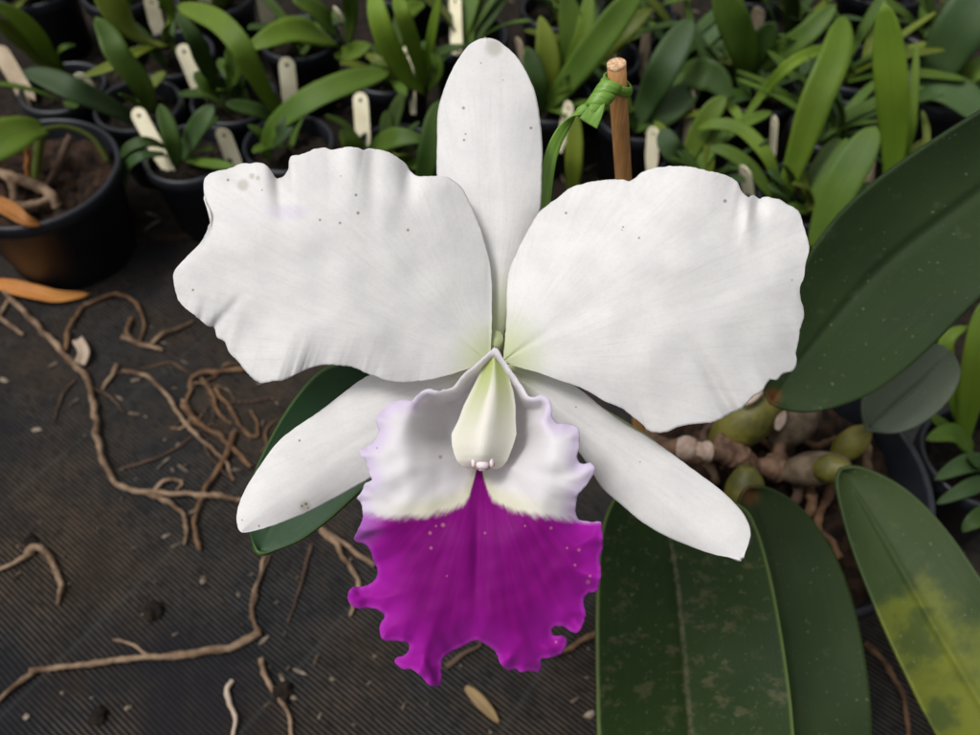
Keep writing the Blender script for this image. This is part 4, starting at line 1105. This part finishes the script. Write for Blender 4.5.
for i in range(7):
    for k in range(28): me_f.append((i * 28 + k, i * 28 + (k + 1) % 28, (i + 1) * 28 + (k + 1) % 28, (i + 1) * 28 + k))
link('cut_end', mesh('cut_end', me_v, me_f), M['stakeend'], stake)

def ribbon_geo(P, width, sides, V, F, uv, th=.0011, n=60, m=6):
    """soft flat band along P; 'sides' gives the across direction"""
    Q = catmull(P, n); b = len(V); ring = 2 * m
    for i, p in enumerate(Q):
        t = i / (n - 1)
        T = (Q[min(n - 1, i + 1)] - Q[max(0, i - 1)]).normalized()
        k = t * (len(sides) - 1); s0 = sides[int(k)].lerp(sides[min(len(sides) - 1, int(k) + 1)], k - int(k))
        S = (s0 - T * s0.dot(T)).normalized(); Nn = T.cross(S)
        w = width(t) if callable(width) else width
        for j in range(ring):
            a = 2 * math.pi * j / ring
            c, s = math.cos(a), math.sin(a)
            V.append(p + S * (c * w / 2) + Nn * (s * th * .5 + (c * c) * w * .10)); uv.append((c, t))
    for i in range(n - 1):
        for j in range(ring): F.append((b + i * ring + j, b + i * ring + (j + 1) % ring, b + (i + 1) * ring + (j + 1) % ring, b + (i + 1) * ring + j))
    F.append(tuple(b + j for j in range(ring))[::-1]); F.append(tuple(b + (n - 1) * ring + j for j in range(ring)))
def make_tie():
    V = []; F = []; uv = []
    c0 = bot + ax * ((top - bot).length - .0075)
    # the loop round the stake, sagging at the front
    P = []; Sd = []
    for i in range(17):
        a = 2 * math.pi * i / 16
        r = .0040
        P.append(c0 + (S_ * math.cos(a) + U_ * math.sin(a)) * r + ax * .0026 * (-math.cos(a - 1.2)))
        Sd.append(ax + (S_ * math.cos(a) + U_ * math.sin(a)) * .15)
    ribbon_geo(P, .0036, Sd, V, F, uv)
    # twisted knot hanging left of the stake
    K0 = at_d(612, 84, .2445); K1 = at_d(588, 116, .2445)
    kx = (K1 - K0).normalized(); k1 = kx.cross(FWD).normalized(); k2 = kx.cross(k1)
    for ph, rr, wd in ((0, .0017, .0044), (math.pi, .0017, .0044)):
        P = []; Sd = []
        for i in range(22):
            t = i / 21; a = ph + t * 2 * math.pi * 1.3
            rad = k1 * math.cos(a) + k2 * math.sin(a)
            P.append(K0.lerp(K1, t * .86 + .02) + rad * rr * (1.15 - .35 * t)); Sd.append(kx + (k1 * -math.sin(a) + k2 * math.cos(a)) * .35)
        ribbon_geo(P, lambda t, w=wd: w * (.75 + .35 * hump(t)), Sd, V, F, uv, .0032, m=10)
    # short loose end and the long tail running down behind the flower
    P = [at_d(600, 98, .2435), at_d(596, 110, .2425), at_d(588, 124, .2425)]
    ribbon_geo(P, lambda t: .0052 * (.7 + .5 * t), [RGT + UPV * .55] * 3, V, F, uv, n=16)
    P = [at_d(594, 106, .2445), at_d(578, 112, .2445), at_d(562, 130, .246), at_d(551, 155, .248), at_d(545, 190, .250), at_d(540, 240, .251), at_d(530, 300, .250), at_d(510, 346, .246)]
    ribbon_geo(P, lambda t: .0030 + .0013 * hump(t * 1.4), [UPV + RGT * .9, UPV * .6 + RGT, UPV * .3 + RGT, RGT, RGT, RGT], V, F, uv, n=70)
    me = mesh('plant_tie', V, F); put_uv(me, 'leaf', uv)
    link('plant_tie', me, M['tie'], None, label='bright green soft tie knotted round the top of the bamboo stake', category='plant tie')
make_tie()

# ------------------------------------------------------------------ light
SUN_EL, SUN_AZ = R(66), R(258)       # thin overcast: high and broad, from the left
w = bpy.data.worlds.new('World'); scene.world = w; w.use_nodes = True
nt = w.node_tree; nt.nodes.clear()
sky = nt.nodes.new('ShaderNodeTexSky'); sky.sky_type = 'NISHITA'; sky.sun_disc = False
sky.sun_elevation = SUN_EL; sky.sun_rotation = SUN_AZ
sky.air_density = 1.0; sky.dust_density = 6.0; sky.ozone_density = 1.0
hs = nt.nodes.new('ShaderNodeHueSaturation'); hs.inputs['Saturation'].default_value = .12
bg = nt.nodes.new('ShaderNodeBackground'); bg.inputs['Strength'].default_value = .118
ow = nt.nodes.new('ShaderNodeOutputWorld')
nt.links.new(sky.outputs[0], hs.inputs['Color']); nt.links.new(hs.outputs[0], bg.inputs[0]); nt.links.new(bg.outputs[0], ow.inputs[0])
sl = bpy.data.lights.new('sun', 'SUN'); sl.energy = 1.4; sl.angle = R(14); sl.color = (1, .98, .955)
so = bpy.data.objects.new('sun', sl); COL.objects.link(so)
sd = Vector((math.sin(SUN_AZ) * math.cos(SUN_EL), math.cos(SUN_AZ) * math.cos(SUN_EL), math.sin(SUN_EL)))
so.rotation_euler = sd.to_track_quat('Z', 'Y').to_euler()
so.location = sd * 5

scene.view_settings.view_transform = 'Standard'
scene.view_settings.look = 'None'
scene.view_settings.exposure = 0.08
scene.view_settings.gamma = 1.0
scene.view_settings.use_curve_mapping = False
scene.render.engine = 'CYCLES'
